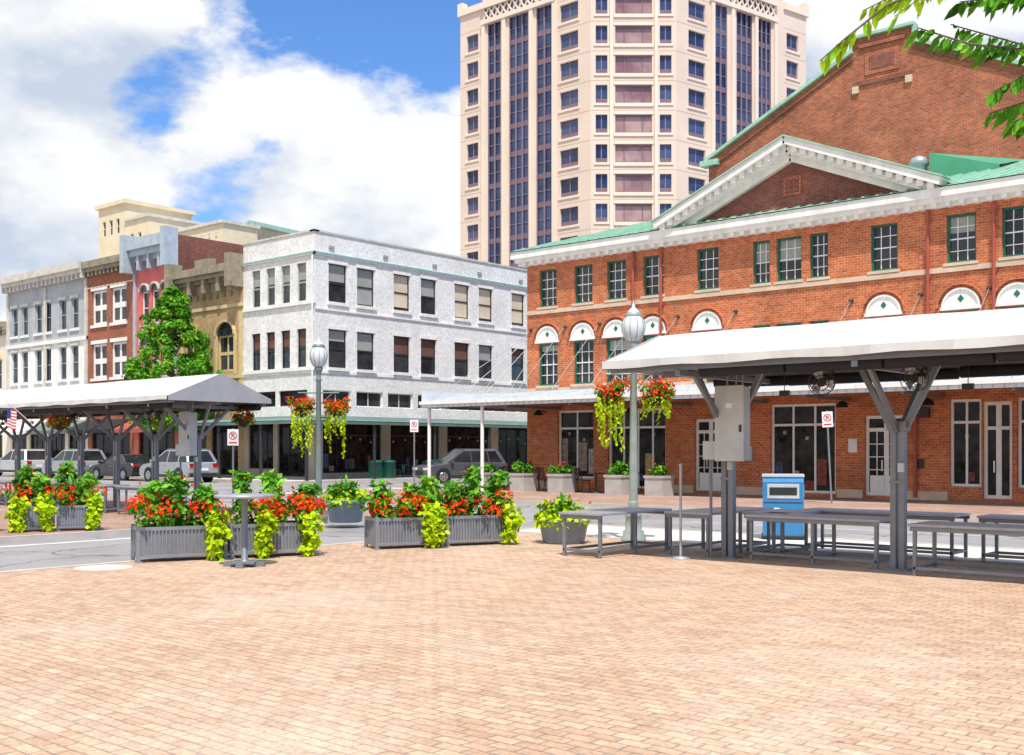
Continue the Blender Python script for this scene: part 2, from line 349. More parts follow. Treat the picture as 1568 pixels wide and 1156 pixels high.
# ------------------------------------------------------------ market building
def market():
    mb=MB(); mb.M=frame(0,35.1,0)
    X0,X1=-29.5,-6.3; ops=[]; W=[]
    up=[-28.4,-26.6,-25.0,-23.3,-20.95,-14.4,-11.95,-10.3,-8.7,-7.1]
    for x in up: W.append((x-0.45,x+0.45,7.4,8.9,'u'))
    for x,w in ((-18.8,0.33),(-17.75,0.47),(-16.65,0.33)): W.append((x-w,x+w,7.4,8.9,'u')); W.append((x-w,x+w,4.2,5.95,'u'))
    for x in up: W.append((x-0.5,x+0.5,4.2,5.9,'l'))
    shops=[(-27.9,-26.1),(-25.4,-22.75),(-18.45,-16.05),(-12.3,-11.35),(-10.3,-8.6)]
    doors=[(-21.5,-20.3),(-15.05,-13.7),(-11.3,-10.45)]
    for a,b in shops: W.append((a,b,0.45 if b-a<2 else 0.12,3.15,'s'))
    for a,b in doors: W.append((a,b,0.1,3.05 if a>-12 else 2.7,'d'))
    wall(mb,X0,X1,0,9.3,[w[:4] for w in W],'market_brick',0.2)
    for a,b,c,d,k in W:
        if k in 'ul': 
            win(mb,a,b,c,d,'win_dark','green_frame',nx=3,nz=4,fw=0.07,mw=0.025,mun='white_paint')
            if R()<0.45:
                h=U(0.3,0.8); mb.face([(a+0.07,0.176,d-h),(b-0.07,0.176,d-h),(b-0.07,0.176,d-0.07),(a+0.07,0.176,d-0.07)],'blind_grey')
            mb.box(a-0.08,b+0.08,-0.08,0.05,c-0.1,c-0.004,'stone_band')
            if k=='u': mb.box(a-0.1,b+0.1,-0.02,-0.003,d+0.003,d+0.25,'market_brick')
        if k=='s':
            n=max(2,round((b-a)/0.75)); win(mb,a,b,c,d,'win_shop','white_paint',nx=n,nz=1,fw=0.08,mw=0.07)
            mb.box(a+0.08,b-0.08,0.10,0.16,2.4,2.48,'white_paint'); display(mb,a,b,c)
        if k=='d':
            win(mb,a,b,c,d,'win_shop','white_paint',nx=2,nz=1,fw=0.1,mw=0.16)
            mb.box(a+0.1,b-0.1,0.09,0.15,2.2,2.3,'white_paint')
            for q in range(2):
                s=a+0.1+(b-a-0.1)/2*q; e=s+(b-a-0.3)/2
                if a<-12:
                    for j in range(1,5): mb.box(s,e,0.12,0.165,0.5+j*0.42,0.53+j*0.42,'white_paint')
                    mb.box((s+e)/2-0.015,(s+e)/2+0.015,0.13,0.166,0.76,2.2,'white_paint')
                    mb.box(s+0.05,e-0.02,0.10,0.168,0.2,0.75,'white_paint')
            mb.box((a+b)/2-0.12,(a+b)/2-0.09,0.02,0.06,0.9,1.25,'chrome')
    for x in up:
        n=12; rr=0.56; zc=6.02
        P=[(x+rr*math.cos(math.pi*i/n),-0.035,zc+rr*math.sin(math.pi*i/n)) for i in range(n+1)]
        mb.face(P[::-1],'white_paint')
        for i in range(n):
            mb.obox(P[i],P[i+1],0.06,0.09,'white_paint',up=(0,1,0))
        for i in range(n):
            q0=Vector((x,-0.02,zc))+(Vector(P[i])-Vector((x,-0.035,zc)))*1.27; q1=Vector((x,-0.02,zc))+(Vector(P[i+1])-Vector((x,-0.035,zc)))*1.27
            mb.obox(q0,q1,0.045,0.2,'market_brick',up=(0,1,0))
        mb.box(x-0.62,x+0.62,-0.09,-0.004,zc-0.09,zc,'white_paint')
        mb.face([(x,-0.045,zc+0.13),(x+0.1,-0.045,zc+0.25),(x,-0.045,zc+0.37),(x-0.1,-0.045,zc+0.25)],'green_frame')
    mb.box(X0-0.03,X1+0.03,-0.06,-0.003,7.12,7.28,'stone_band')
    mb.box(X0-0.02,X1+0.02,-0.04,-0.003,3.95,4.1,'stone_band')
    cornice(mb,X0,X1,9.15,0.55,0.5,'white_paint',br=0.42,bw=0.16,bh=0.14)
    xc=-17.6; zt=12.05; hw=5.25
    mb.face([(xc-hw+0.3,-0.03,9.7),(xc+hw-0.3,-0.03,9.7),(xc,-0.03,zt-0.25)],'dark_brick')
    mb.box(xc-0.33,xc+0.33,-0.07,-0.032,10.3,10.95,'hall_brick'); mb.box(xc-0.24,xc+0.24,-0.09,-0.072,10.39,10.86,'dark_brick')
    mb.obox((xc-0.22,-0.095,10.4),(xc+0.22,-0.095,10.85),0.02,0.04,'hall_brick',up=(0,1,0)); mb.obox((xc-0.22,-0.098,10.85),(xc+0.22,-0.098,10.4),0.02,0.04,'hall_brick',up=(0,1,0))
    for sx in (-1,1):
        e=(xc+sx*hw,-0.36,9.86); t=(xc,-0.36,zt+0.02)
        mb.obox(e,t,0.68,0.24,'white_paint')
        e2=(xc+sx*(hw-0.15),-0.25,9.62); t2=(xc,-0.25,zt-0.24)
        mb.obox(e2,t2,0.44,0.24,'white_paint')
        e4=(xc+sx*(hw-0.5),-0.12,9.55); t4=(xc,-0.12,zt-0.48)
        mb.obox(e4,t4,0.2,0.24,'white_paint')
        e3=(xc+sx*(hw+0.1),-0.38,9.99); t3=(xc,-0.38,zt+0.17)
        mb.obox(e3,t3,0.75,0.05,'green_coping')
        for i in range(1,16):
            f=i/16; p=Vector(e)*(1-f)+Vector(t)*f
            mb.box(p.x-0.1,p.x+0.1,-0.62,-0.36,p.z-0.32,p.z-0.10,'white_paint')
    dep=19
    mb.face([(X0,0,0),(X0,0,9.3),(X0,dep,9.3),(X0,dep,0)],'market_brick'); mb.face([(X1,0,0),(X1,dep,0),(X1,dep,9.3),(X1,0,9.3)],'market_brick')
    mb.face([(X0,dep,0),(X0,dep,9.3),(X1,dep,9.3),(X1,dep,0)],'market_brick')
    mb.box(X0-0.5,X0-0.003,0.0,dep,9.2,9.7,'white_paint')
    A=(X0-0.55,-0.55,9.72);B=(X1+0.55,-0.55,9.72);C=(X1+0.55,dep,9.72);D=(X0-0.55,dep,9.72);E=(-27.3,7.9,12.2);F=(-8.5,7.9,12.2)
    mb.face([A,B,F,E],'green_roof'); mb.face([D,A,E],'green_roof'); mb.face([B,C,F],'green_roof'); mb.face([C,D,E,F],'green_roof')
    for i in range(50):
        x=X0-0.3+i*0.48
        if x>X1+0.4: break
        f=1.0
        if x<-27.3: f=max(0.05,(x-A[0])/(E[0]-A[0]))
        if x>-8.5: f=max(0.05,(B[0]-x)/(B[0]-F[0]))
        mb.obox((x,-0.55,9.74),(x,-0.55+8.45*f,9.74+2.48*f),0.04,0.05,'green_coping')
    mb.face([(xc-hw-0.1,-0.7,9.85),(xc,-0.7,zt+0.14),(xc,7.6,zt+0.14),(xc-hw-0.1,0.2,9.9)],'green_roof')
    mb.face([(xc+hw+0.1,-0.7,9.85),(xc+hw+0.1,0.2,9.9),(xc,7.6,zt+0.14),(xc,-0.7,zt+0.14)],'green_roof')
    mb.lathe((-15.0,4.6,11.0),[(0.28,0),(0.28,0.75),(0.38,0.8),(0.26,1.05),(0.001,1.15)],'steel_light',12)
    mb.face([(-14.6,4.5,12.15),(-12.2,4.5,11.35),(-12.2,7.5,12.1),(-14.6,7.5,12.6)],'green_vent'); mb.face([(-14.6,4.5,10.6),(-12.2,4.5,10.6),(-12.2,4.5,11.35),(-14.6,4.5,12.15)],'green_vent')
    mb.face([(-14.6,4.5,10.6),(-14.6,4.5,12.15),(-14.6,7.5,12.6),(-14.6,7.5,10.6)],'green_vent')
    for x in (-24.15,-22.9,-12.95,-10.95):
        mb.cyl((x,-0.1,3.9),(x,-0.1,9.15),0.055,0.055,'pipe_red',8)
        for z in (5,7,8.8): mb.box(x-0.09,x+0.09,-0.1,-0.004,z,z+0.08,'pipe_red')
    for x in (-13.35,-8.0): mb.cyl((x,-0.1,0.1),(x,-0.1,3.7),0.06,0.06,'pipe_red',8)
    a0=X0-2.6; a1=X1+2.6
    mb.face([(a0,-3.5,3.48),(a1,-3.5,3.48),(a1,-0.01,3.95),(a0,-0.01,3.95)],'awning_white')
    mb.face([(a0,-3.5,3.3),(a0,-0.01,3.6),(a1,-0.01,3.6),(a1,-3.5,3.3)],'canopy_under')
    mb.box(a0-0.04,a1+0.04,-3.56,-3.5,3.28,3.50,'awning_white')
    mb.box(a0-0.05,a1+0.05,-3.64,-3.57,3.40,3.53,'white_paint')
    mb.box(a0-0.04,a0,-3.5,6,3.28,3.96,'awning_white')
    mb.face([(a0,0,3.95),(X0,0,3.95),(X0,12,3.95),(a0,12,3.6)],'awning_white')
    x=a0
    while x<a1:
        mb.obox((x,-3.5,3.50),(x,-0.02,3.97),0.035,0.04,'awning_white'); mb.box(x,x+0.03,-3.572,-3.561,3.29,3.39,'steel_light'); x+=0.3
    for i in range(9):
        x=a0+1.3+i*3.05; mb.box(x,x+0.08,-3.4,-0.05,3.2,3.3,'steel_grey')
    for x in (-29.3,-27.5,-25.8,-24.1,-22.2,-19.8,-15.5,-13.2,-11.1,-9.5):
        mb.cyl((x,-3.3,3.52),(x,-0.02,6.55),0.011,0.011,'steel_light',6)
        mb.lathe((x,-0.03,6.5),[(0.07,-0.05),(0.09,0),(0.07,0.05),(0.001,0.06)],'dark_metal',8)
    for i in range(4):
        mb.cyl((a0+0.1+i*0.9,-3.2+i*0.5,3.55),(X0,0.2+i*0.3,6.4),0.012,0.012,'steel_light',6)
    for x in (-31.9,-29.0): mb.cyl((x,-3.3,0),(x,-3.3,3.35),0.07,0.07,'white_paint',10)
    for x in (-28.5,-24,-19.5,-15.6,-12.8,-9.5):
        mb.cyl((x,-0.02,3.1),(x,-0.5,3.2),0.02,0.02,'dark_metal',6); mb.lathe((x,-0.5,2.98),[(0.22,0),(0.12,0.14),(0.05,0.2),(0.001,0.22)],'dark_metal',12)
    mb.box(X0-0.02,-27.95,-0.05,-0.003,0,0.3,'stone_band')
    for a,b in ((-22.7,-21.55),(-20.25,-18.5),(-16.0,-15.1),(-13.65,-12.35)): mb.box(a,b,-0.05,-0.003,0,0.28,'stone_band')
    mb.box(-13.2,-12.9,-0.16,-0.003,2.6,2.9,'dark_metal'); mb.box(-15.6,-15.3,-0.03,-0.003,1.5,1.95,'sign_white'); mb.box(-13.3,-13.1,-0.03,-0.003,1.0,1.3,'dark_metal')
    mb.box(-19.4,-19.1,-0.12,-0.003,1.2,1.7,'box_grey')
    mb.build('brick_market_building')
market()

def hall():
    mb=MB(); mb.M=frame(0,46,0)
    L,Rr=-27.4,-10.5; bl,brr=-20.25,-17.65; zs=15.3; zp=18.75; zb=19.3
    mb.face([(L,0,0),(Rr,0,0),(Rr,0,zs),(brr,0,zp-0.1),(brr,0,zb),(bl,0,zb),(bl,0,zp),(L,0,zs)],'hall_brick')
    mb.face([(L,0,0),(L,0,zs),(L,30,zs),(L,30,0)],'hall_brick'); mb.face([(Rr,0,0),(Rr,30,0),(Rr,30,zs),(Rr,0,zs)],'hall_brick')
    c=(bl+brr)/2
    mb.face([(L,0.2,zs-0.3),(c,0.2,zp),(c,30,zp),(L,30,zs-0.3)],'green_roof'); mb.face([(Rr,0.2,zs-0.3),(Rr,30,zs-0.3),(c,30,zp),(c,0.2,zp)],'green_roof')
    mb.obox((L-0.1,0.1,zs+0.03),(bl,0.1,zp+0.05),0.55,0.14,'green_coping'); mb.obox((brr,0.1,zp-0.03),(Rr+0.1,0.1,zs+0.05),0.55,0.14,'green_coping')
    mb.box(bl-0.1,brr+0.1,-0.18,0.35,zb,zb+0.12,'green_coping')
    mb.box(bl-0.12,bl-0.003,-0.1,0.3,zp,zb-0.003,'green_coping'); mb.box(brr+0.003,brr+0.12,-0.1,0.3,zp-0.2,zb-0.003,'green_coping')
    mb.box(L-0.35,L+0.6,-0.25,0.3,zs-0.28,zs-0.02,'green_coping')
    mb.box(bl+0.02,brr-0.02,-0.07,-0.003,17.25,17.42,'dark_brick')
    mb.box(bl,bl+0.28,-0.1,-0.003,16.95,17.25,'stone_band'); mb.box(brr-0.28,brr,-0.1,-0.003,16.95,17.25,'stone_band')
    mb.box(bl+0.3,brr-0.3,-0.1,-0.003,zb-0.45,zb-0.3,'hall_brick')
    mb.box(bl+0.55,brr-0.55,-0.05,-0.003,17.65,18.6,'hall_brick'); mb.box(bl+0.75,brr-0.75,-0.07,-0.052,17.85,18.4,'dark_brick')
    mb.obox((L+0.3,-0.04,zs-0.28),(bl,-0.04,zp-0.28),0.08,0.1,'dark_brick'); mb.obox((brr,-0.04,zp-0.36),(Rr,-0.04,zs-0.28),0.08,0.1,'dark_brick')
    mb.build('brick_hall_building')
hall()

# ------------------------------------------------------------ office tower
Fw=Vector((-0.6538,0.7567,0)); Rt=Vector((0.7567,0.6538,0))
def W(r,d): v=Rt*r+Fw*d; return v.x,v.y
def tower():
    mb=MB()
    A=Vector((*W(10.1,142),0)); B=Vector((*W(-7.3,157),0)); C=Vector((*W(21.0,142),0)); D=Vector((*W(41.6,157),0))
    FH=3.8; zc0=31.9-FH*3; top=82; SH=63.6
    def fr(P,Q):
        d=(Q-P); a=math.degrees(math.atan2(d.y,d.x)); return frame(P.x,P.y,a), d.length
    def punched(s0,s1,z1):
        out=[]; z=zc0
        while z+1.2<z1: out.append((s0,s1,z-1.2,z+1.15)); z+=FH
        return out
    def do(P,Q,ph,st,parts,joints,pink=()):
        M,L=fr(P,Q); mb.M=M
        ops=[]; segs=[]
        for (a,b,zt) in ph: segs.append((punched(a,b,zt),'p'))
        for (a,b,zt) in st: segs.append(([(a,b,18,zt)],'s'))
        for (a,b,zt) in pink: segs.append((punched(a,b,zt),'k'))
        for s0,s1,tp in parts:
            s1=L if s1 is None else s1
            po=[o for sg,_ in segs for o in sg if s0<o[0]<s1]
            wall(mb,s0,s1,0,tp,po,'tower_stone',0.35,'tower_stone2')
        for a,b,zt in joints:
            z=zc0-FH/2-0.25
            while z<zt: mb.box(a,b,-0.012,-0.002,z,z+0.09,'tower_joint'); z+=FH
        for o,k in segs:
            for (a,b,c,d) in o:
                if k=='p':
                    mb.face([(a,0.33,c+0.55),(b,0.33,c+0.55),(b,0.33,d),(a,0.33,d)],'win_tower')
                    mb.box(a,b,0.27,0.345,c,c+0.55,'tower_mauve')
                    m=(a+b)/2; mb.box(m-0.06,m+0.06,0.26,0.32,c+0.5,d,'tower_mullion')
                    mb.box(a,b,0.25,0.325,c+0.5,c+0.58,'tower_mullion')
                    mb.box(a-0.25,b+0.25,-0.12,0.0,c-0.3,c-0.01,'tower_stone2')
                elif k=='k':
                    mb.face([(a,0.33,c),(b,0.33,c),(b,0.33,d),(a,0.33,d)],'win_tower_pink')
                    for x in (a+(b-a)*0.25,a+(b-a)*0.75): mb.box(x-0.06,x+0.06,0.22,0.32,c,d,'tower_mauve')
                    mb.box(a,b,0.2,0.31,c,c+0.15,'tower_mauve'); mb.box(a,b,0.21,0.312,d-0.25,d,'tower_mauve')
                    mb.box(a-0.2,b+0.2,-0.15,0.0,c-0.45,c-0.01,'tower_stone2'); mb.box(a-0.2,b+0.2,-0.1,0.0,d+0.01,d+0.3,'tower_stone2')
                else:
                    z=zc0
                    mb.face([(a,0.34,c),(b,0.34,c),(b,0.34,d),(a,0.34,d)],'win_tower')
                    while z<d: 
                        mb.box(a,b,0.27,0.33,z-1.9,z-1.2,'tower_mauve'); mb.box(a,b,0.26,0.32,z+0.2,z+0.28,'tower_mullion'); z+=FH
                    n=2 if b-a<2.6 else 3
                    for i in range(n+1):
                        x=a+(b-a)*i/n; mb.box(max(a,x-0.07),min(b,x+0.07),0.05,0.25,c,d,'tower_mullion')
        return L
    def belt(x0,n,st):
        for i in range(n):
            x=x0+i*st
            mb.face([(x,-0.02,61.05),(x+st*0.85,-0.02,61.05),(x+st*0.85,-0.02,62.55),(x,-0.02,62.55)],'win_tower')
            mb.obox((x,-0.15,61.1),(x+st*0.85,-0.15,62.5),0.2,0.18,'tower_stone2'); mb.obox((x+st*0.85,-0.17,61.1),(x,-0.17,62.5),0.2,0.18,'tower_stone2')
    L1=do(B,A,[(1.2,3.4,61),(17.9,20.9,99)],[(5.2,7.6,60.4),(9.1,12.5,60.4),(13.9,16.5,60.4)],[(0,4.2,SH),(4.2,None,top)],[(0,4.2,61),(17.42,22.9,78)])
    for x in (4.6,8.35,13.2,17.1): mb.box(x-0.3,x+0.3,-0.35,-0.003,0,60.4,'tower_stone2')
    mb.box(4.2,17.4,-0.45,-0.003,60.4,61.0,'tower_stone2'); mb.box(4.2,17.4,-0.45,-0.003,62.6,63.2,'tower_stone2')
    belt(4.6,12,1.07)
    mb.box(-0.3,4.19,-0.3,5,SH-0.9,SH,'tower_stone2'); mb.box(-0.3,0.7,-0.3,0.7,SH+0.003,SH+0.9,'tower_stone2')
    mb.face([(4.2,0,SH-2),(4.2,12,SH-2),(4.2,12,top),(4.2,0,top)],'tower_stone')
    do(A,C,[(0.6,2.1,99),(8.8,10.3,99)],[],[(0,None,top)],[(0.05,10.85,78)],[(3.1,7.8,99)])
    for x in (2.6,8.3): mb.box(x-0.2,x+0.2,-0.3,-0.003,0,top,'tower_stone2')
    L2=do(C,D,[(2.2,5.3,99),(21.3,23.8,61)],[(7.1,9.4,60.4),(11.2,14.3,60.4),(15.4,18.1,60.4)],[(0,20.6,top),(20.6,None,SH)],[(0.05,6.15,78),(20.65,25.4,61)])
    for x in (6.5,10.3,14.85,18.8): mb.box(x-0.3,x+0.3,-0.35,-0.003,0,60.4,'tower_stone2')
    mb.box(6.0,19.1,-0.45,-0.003,60.4,61.0,'tower_stone2'); mb.box(6.0,19.1,-0.45,-0.003,62.6,63.2,'tower_stone2')
    belt(6.3,12,1.05)
    mb.box(20.61,L2+0.3,-0.3,5,SH-0.9,SH,'tower_stone2'); mb.box(L2-0.7,L2+0.3,-0.3,0.7,SH+0.003,SH+0.9,'tower_stone2')
    mb.face([(20.6,0,SH-2),(20.6,0,top),(20.6,12,top),(20.6,12,SH-2)],'tower_stone')
    mb.M=Matrix.Identity(4)
    E=Vector((*W(36,180),0)); G_=Vector((*W(0,180),0))
    for P,Q in ((D,E),(E,G_),(G_,B)):
        mb.face([(P.x,P.y,0),(Q.x,Q.y,0),(Q.x,Q.y,SH-0.95),(P.x,P.y,SH-0.95)],'tower_stone')
    mb.face([(p.x,p.y,SH-0.95) for p in (B,A,C,D,E,G_)],'roof_tar')
    B2=B+(A-B)*(4.2/L1); D2=C+(D-C)*(20.6/L2); E2=Vector((*W(30,172),0)); G2_=Vector((*W(2,172),0))
    for P,Q in ((D2,E2),(E2,G2_),(G2_,B2)): mb.face([(P.x,P.y,SH-0.95),(Q.x,Q.y,SH-0.95),(Q.x,Q.y,top),(P.x,P.y,top)],'tower_stone')
    mb.face([(p.x,p.y,top) for p in (B2,A,C,D2,E2,G2_)],'roof_tar')
    mb.build('office_tower')
tower()

# ------------------------------------------------------------ white corner building
def white_b():
    mb=MB()
    ZT=13.4
    ys=[(40.05,42.1),(44.9,47.1),(50.0,52.2),(55.35,57.5)]
    mb.M=frame(-47.3,38.4,90)
    W_=[]
    for p in ys:
        for y in p:
            s=y-38.4; W_.append((s-0.65,s+0.65,9.7,11.8)); W_.append((s-0.65,s+0.65,6.1,8.2))
    tr=[(0.6+i*2.4,0.6+i*2.4+2.0,4.0,4.85) for i in range(9)]
    shop=[(0.6,4.9,0.3,3.1),(5.6,9.6,0.1,3.1),(10.3,14.3,0.3,3.1),(15.0,19.0,0.1,3.1)]
    wall(mb,0,23,3.4,ZT,W_+tr,'white_brick',0.22)
    wall(mb,0,23,0,3.4,shop,'shop_pier',0.3)
    for i,(a,b,c,d) in enumerate(W_):
        win(mb,a,b,c,d,'win_dark','dark_metal',nx=1,nz=2,fw=0.05,mw=0.05)
        if c>9:
            k=['blind_grey','blind_grey','blind','blind_grey','blind','blind','blind','blind'][i//2]
            h=(d-c)*[0.45,0.95,0.9,0.5,0.95,0.9,0.9,0.4][i//2]
            mb.face([(a+0.05,0.172,d-h),(b-0.05,0.172,d-h),(b-0.05,0.172,d-0.04),(a+0.05,0.172,d-0.04)],k)
        else:
            h=(d-c)*random.choice([0.3,0.45,0.5]); mb.face([(a+0.05,0.172,d-h),(b-0.05,0.172,d-h),(b-0.05,0.172,d-0.04),(a+0.05,0.172,d-0.04)],random.choice(['blind_brown','blind_grey','blind_brown']))
        mb.box(a-0.1,b+0.1,-0.12,0.0,c-0.18,c-0.004,'white_paint')
        mb.box(a-0.08,b+0.08,-0.03,-0.003,d+0.004,d+0.22,'white_paint')
    for a,b,c,d in tr: win(mb,a,b,c,d,'win_dark','white_paint',nx=2,nz=1)
    for a,b,c,d in shop:
        win(mb,a,b,c,d,'win_shop','dark_metal',nx=4,nz=1,fw=0.06); mb.box(a+0.06,b-0.06,0.1,0.16,2.35,2.42,'dark_metal'); display(mb,a,b,c,0.18,0.9)
    mb.box(0,23,-0.05,-0.003,5.75,5.9,'white_paint'); mb.box(0,23,-0.07,-0.003,9.2,9.3,'white_paint')
    mb.box(-0.1,23,-0.10,-0.003,12.15,12.25,'white_paint'); mb.box(-0.12,23,-0.14,-0.003,12.25,12.32,'teal_trim')
    mb.box(-0.06,23,-0.06,0.3,ZT,ZT+0.1,'white_cornice_grey')
    for i in range(6): 
        s=1+i*4; mb.box(s,s+0.35,-0.08,-0.003,12.6,12.75,'blind_grey')
    mb.M=frame(-47.3,38.4,0)
    W2=[]
    for x in (-52.5,-51.15,-49.8,-48.4):
        s=x+47.3; W2.append((s-0.4,s+0.4,9.7,11.8)); W2.append((s-0.4,s+0.4,6.1,8.2))
    sh2=[(-5.9,-3.6,0.5,3.1),(-3.2,-0.6,0.1,3.1)]
    wall(mb,-6.4,0,3.4,ZT,W2+[(-5.9,-3.4,4.0,4.85),(-3.1,-0.6,4.0,4.85)],'white_brick',0.22)
    wall(mb,-6.4,0,0,3.4,sh2,'shop_pier',0.3)
    for a,b,c,d in W2:
        win(mb,a,b,c,d,'win_dark','dark_metal' if c<9 else 'blind_grey',nx=1,nz=2,fw=0.05,mw=0.06)
        mb.face([(a+0.05,0.172,d-0.9),(b-0.05,0.172,d-0.9),(b-0.05,0.172,d-0.04),(a+0.05,0.172,d-0.04)],'blind_grey' if c>9 else 'blind_brown')
    for c in (6.1,9.7): mb.box(-6.3,0.12,-0.12,0.0,c-0.2,c-0.006,'white_paint')
    for a,b,c,d in sh2+[(-5.9,-3.4,4.0,4.85),(-3.1,-0.6,4.0,4.85)]: win(mb,a,b,c,d,'win_shop','dark_metal',nx=3,nz=1)
    mb.box(-6.4,0.05,-0.05,-0.003,5.75,5.9,'white_paint')
    mb.box(-6.4,0.1,-0.10,-0.003,12.15,12.25,'white_paint'); mb.box(-6.4,0.14,-0.14,-0.003,12.25,12.32,'teal_trim')
    mb.box(-6.4,0.06,-0.06,0.3,ZT+0.003,ZT+0.103,'white_cornice_grey')
    mb.face([(-6.4,0,0),(-6.4,0,ZT),(-6.4,23,ZT),(-6.4,23,0)],'white_brick')
    mb.face([(-6.4,23,0),(-6.4,23,ZT),(0,23,ZT),(0,23,0)],'white_brick')
    mb.face([(-6.4,0,ZT-0.5),(0,0,ZT-0.5),(0,23,ZT-0.5),(-6.4,23,ZT-0.5)],'roof_tar')
    mb.cyl((-0.02,-0.12,3.4),(-0.02,-0.12,12.1),0.05,0.05,'white_paint',8)
    for i in range(3): mb.box(-4+i,-3.7+i,14,14.3,ZT-0.5,ZT+0.5,'dark_metal')
    mb.M=frame(-47.3,38.4,0)
    def sl(x0,x1,y0,y1,za,zb,axis):
        if axis=='y': mb.face([(x0,y0,za),(x1,y0,za),(x1,y1,zb),(x0,y1,zb)],'green_awning')
        else: mb.face([(x0,y0,zb),(x1,y0,za),(x1,y1,za),(x0,y1,zb)],'green_awning')
    sl(-9,2.8,-2.8,-0.01,3.15,3.45,'y'); sl(0.01,2.8,-0.01,22,3.15,3.45,'x')
    mb.box(-9,2.8,-2.84,-2.8,2.92,3.17,'green_awning'); mb.box(2.8,2.84,-2.8,22,2.92,3.17,'green_awning')
    mb.box(-9,2.85,-2.86,-2.842,3.1,3.18,'teal_trim'); mb.box(2.842,2.86,-2.8,22,3.1,3.18,'teal_trim')
    for y in (-2.6,2,6.6,11.2,15.8,20.4): mb.cyl((2.6,y,0),(2.6,y,3.1),0.09,0.09,'dark_metal',10)
    for x in (-8.8,-5,-1.2): mb.cyl((x,-2.6,0),(x,-2.6,3.1),0.09,0.09,'dark_metal',10)
    mb.build('white_corner_building')
white_b()

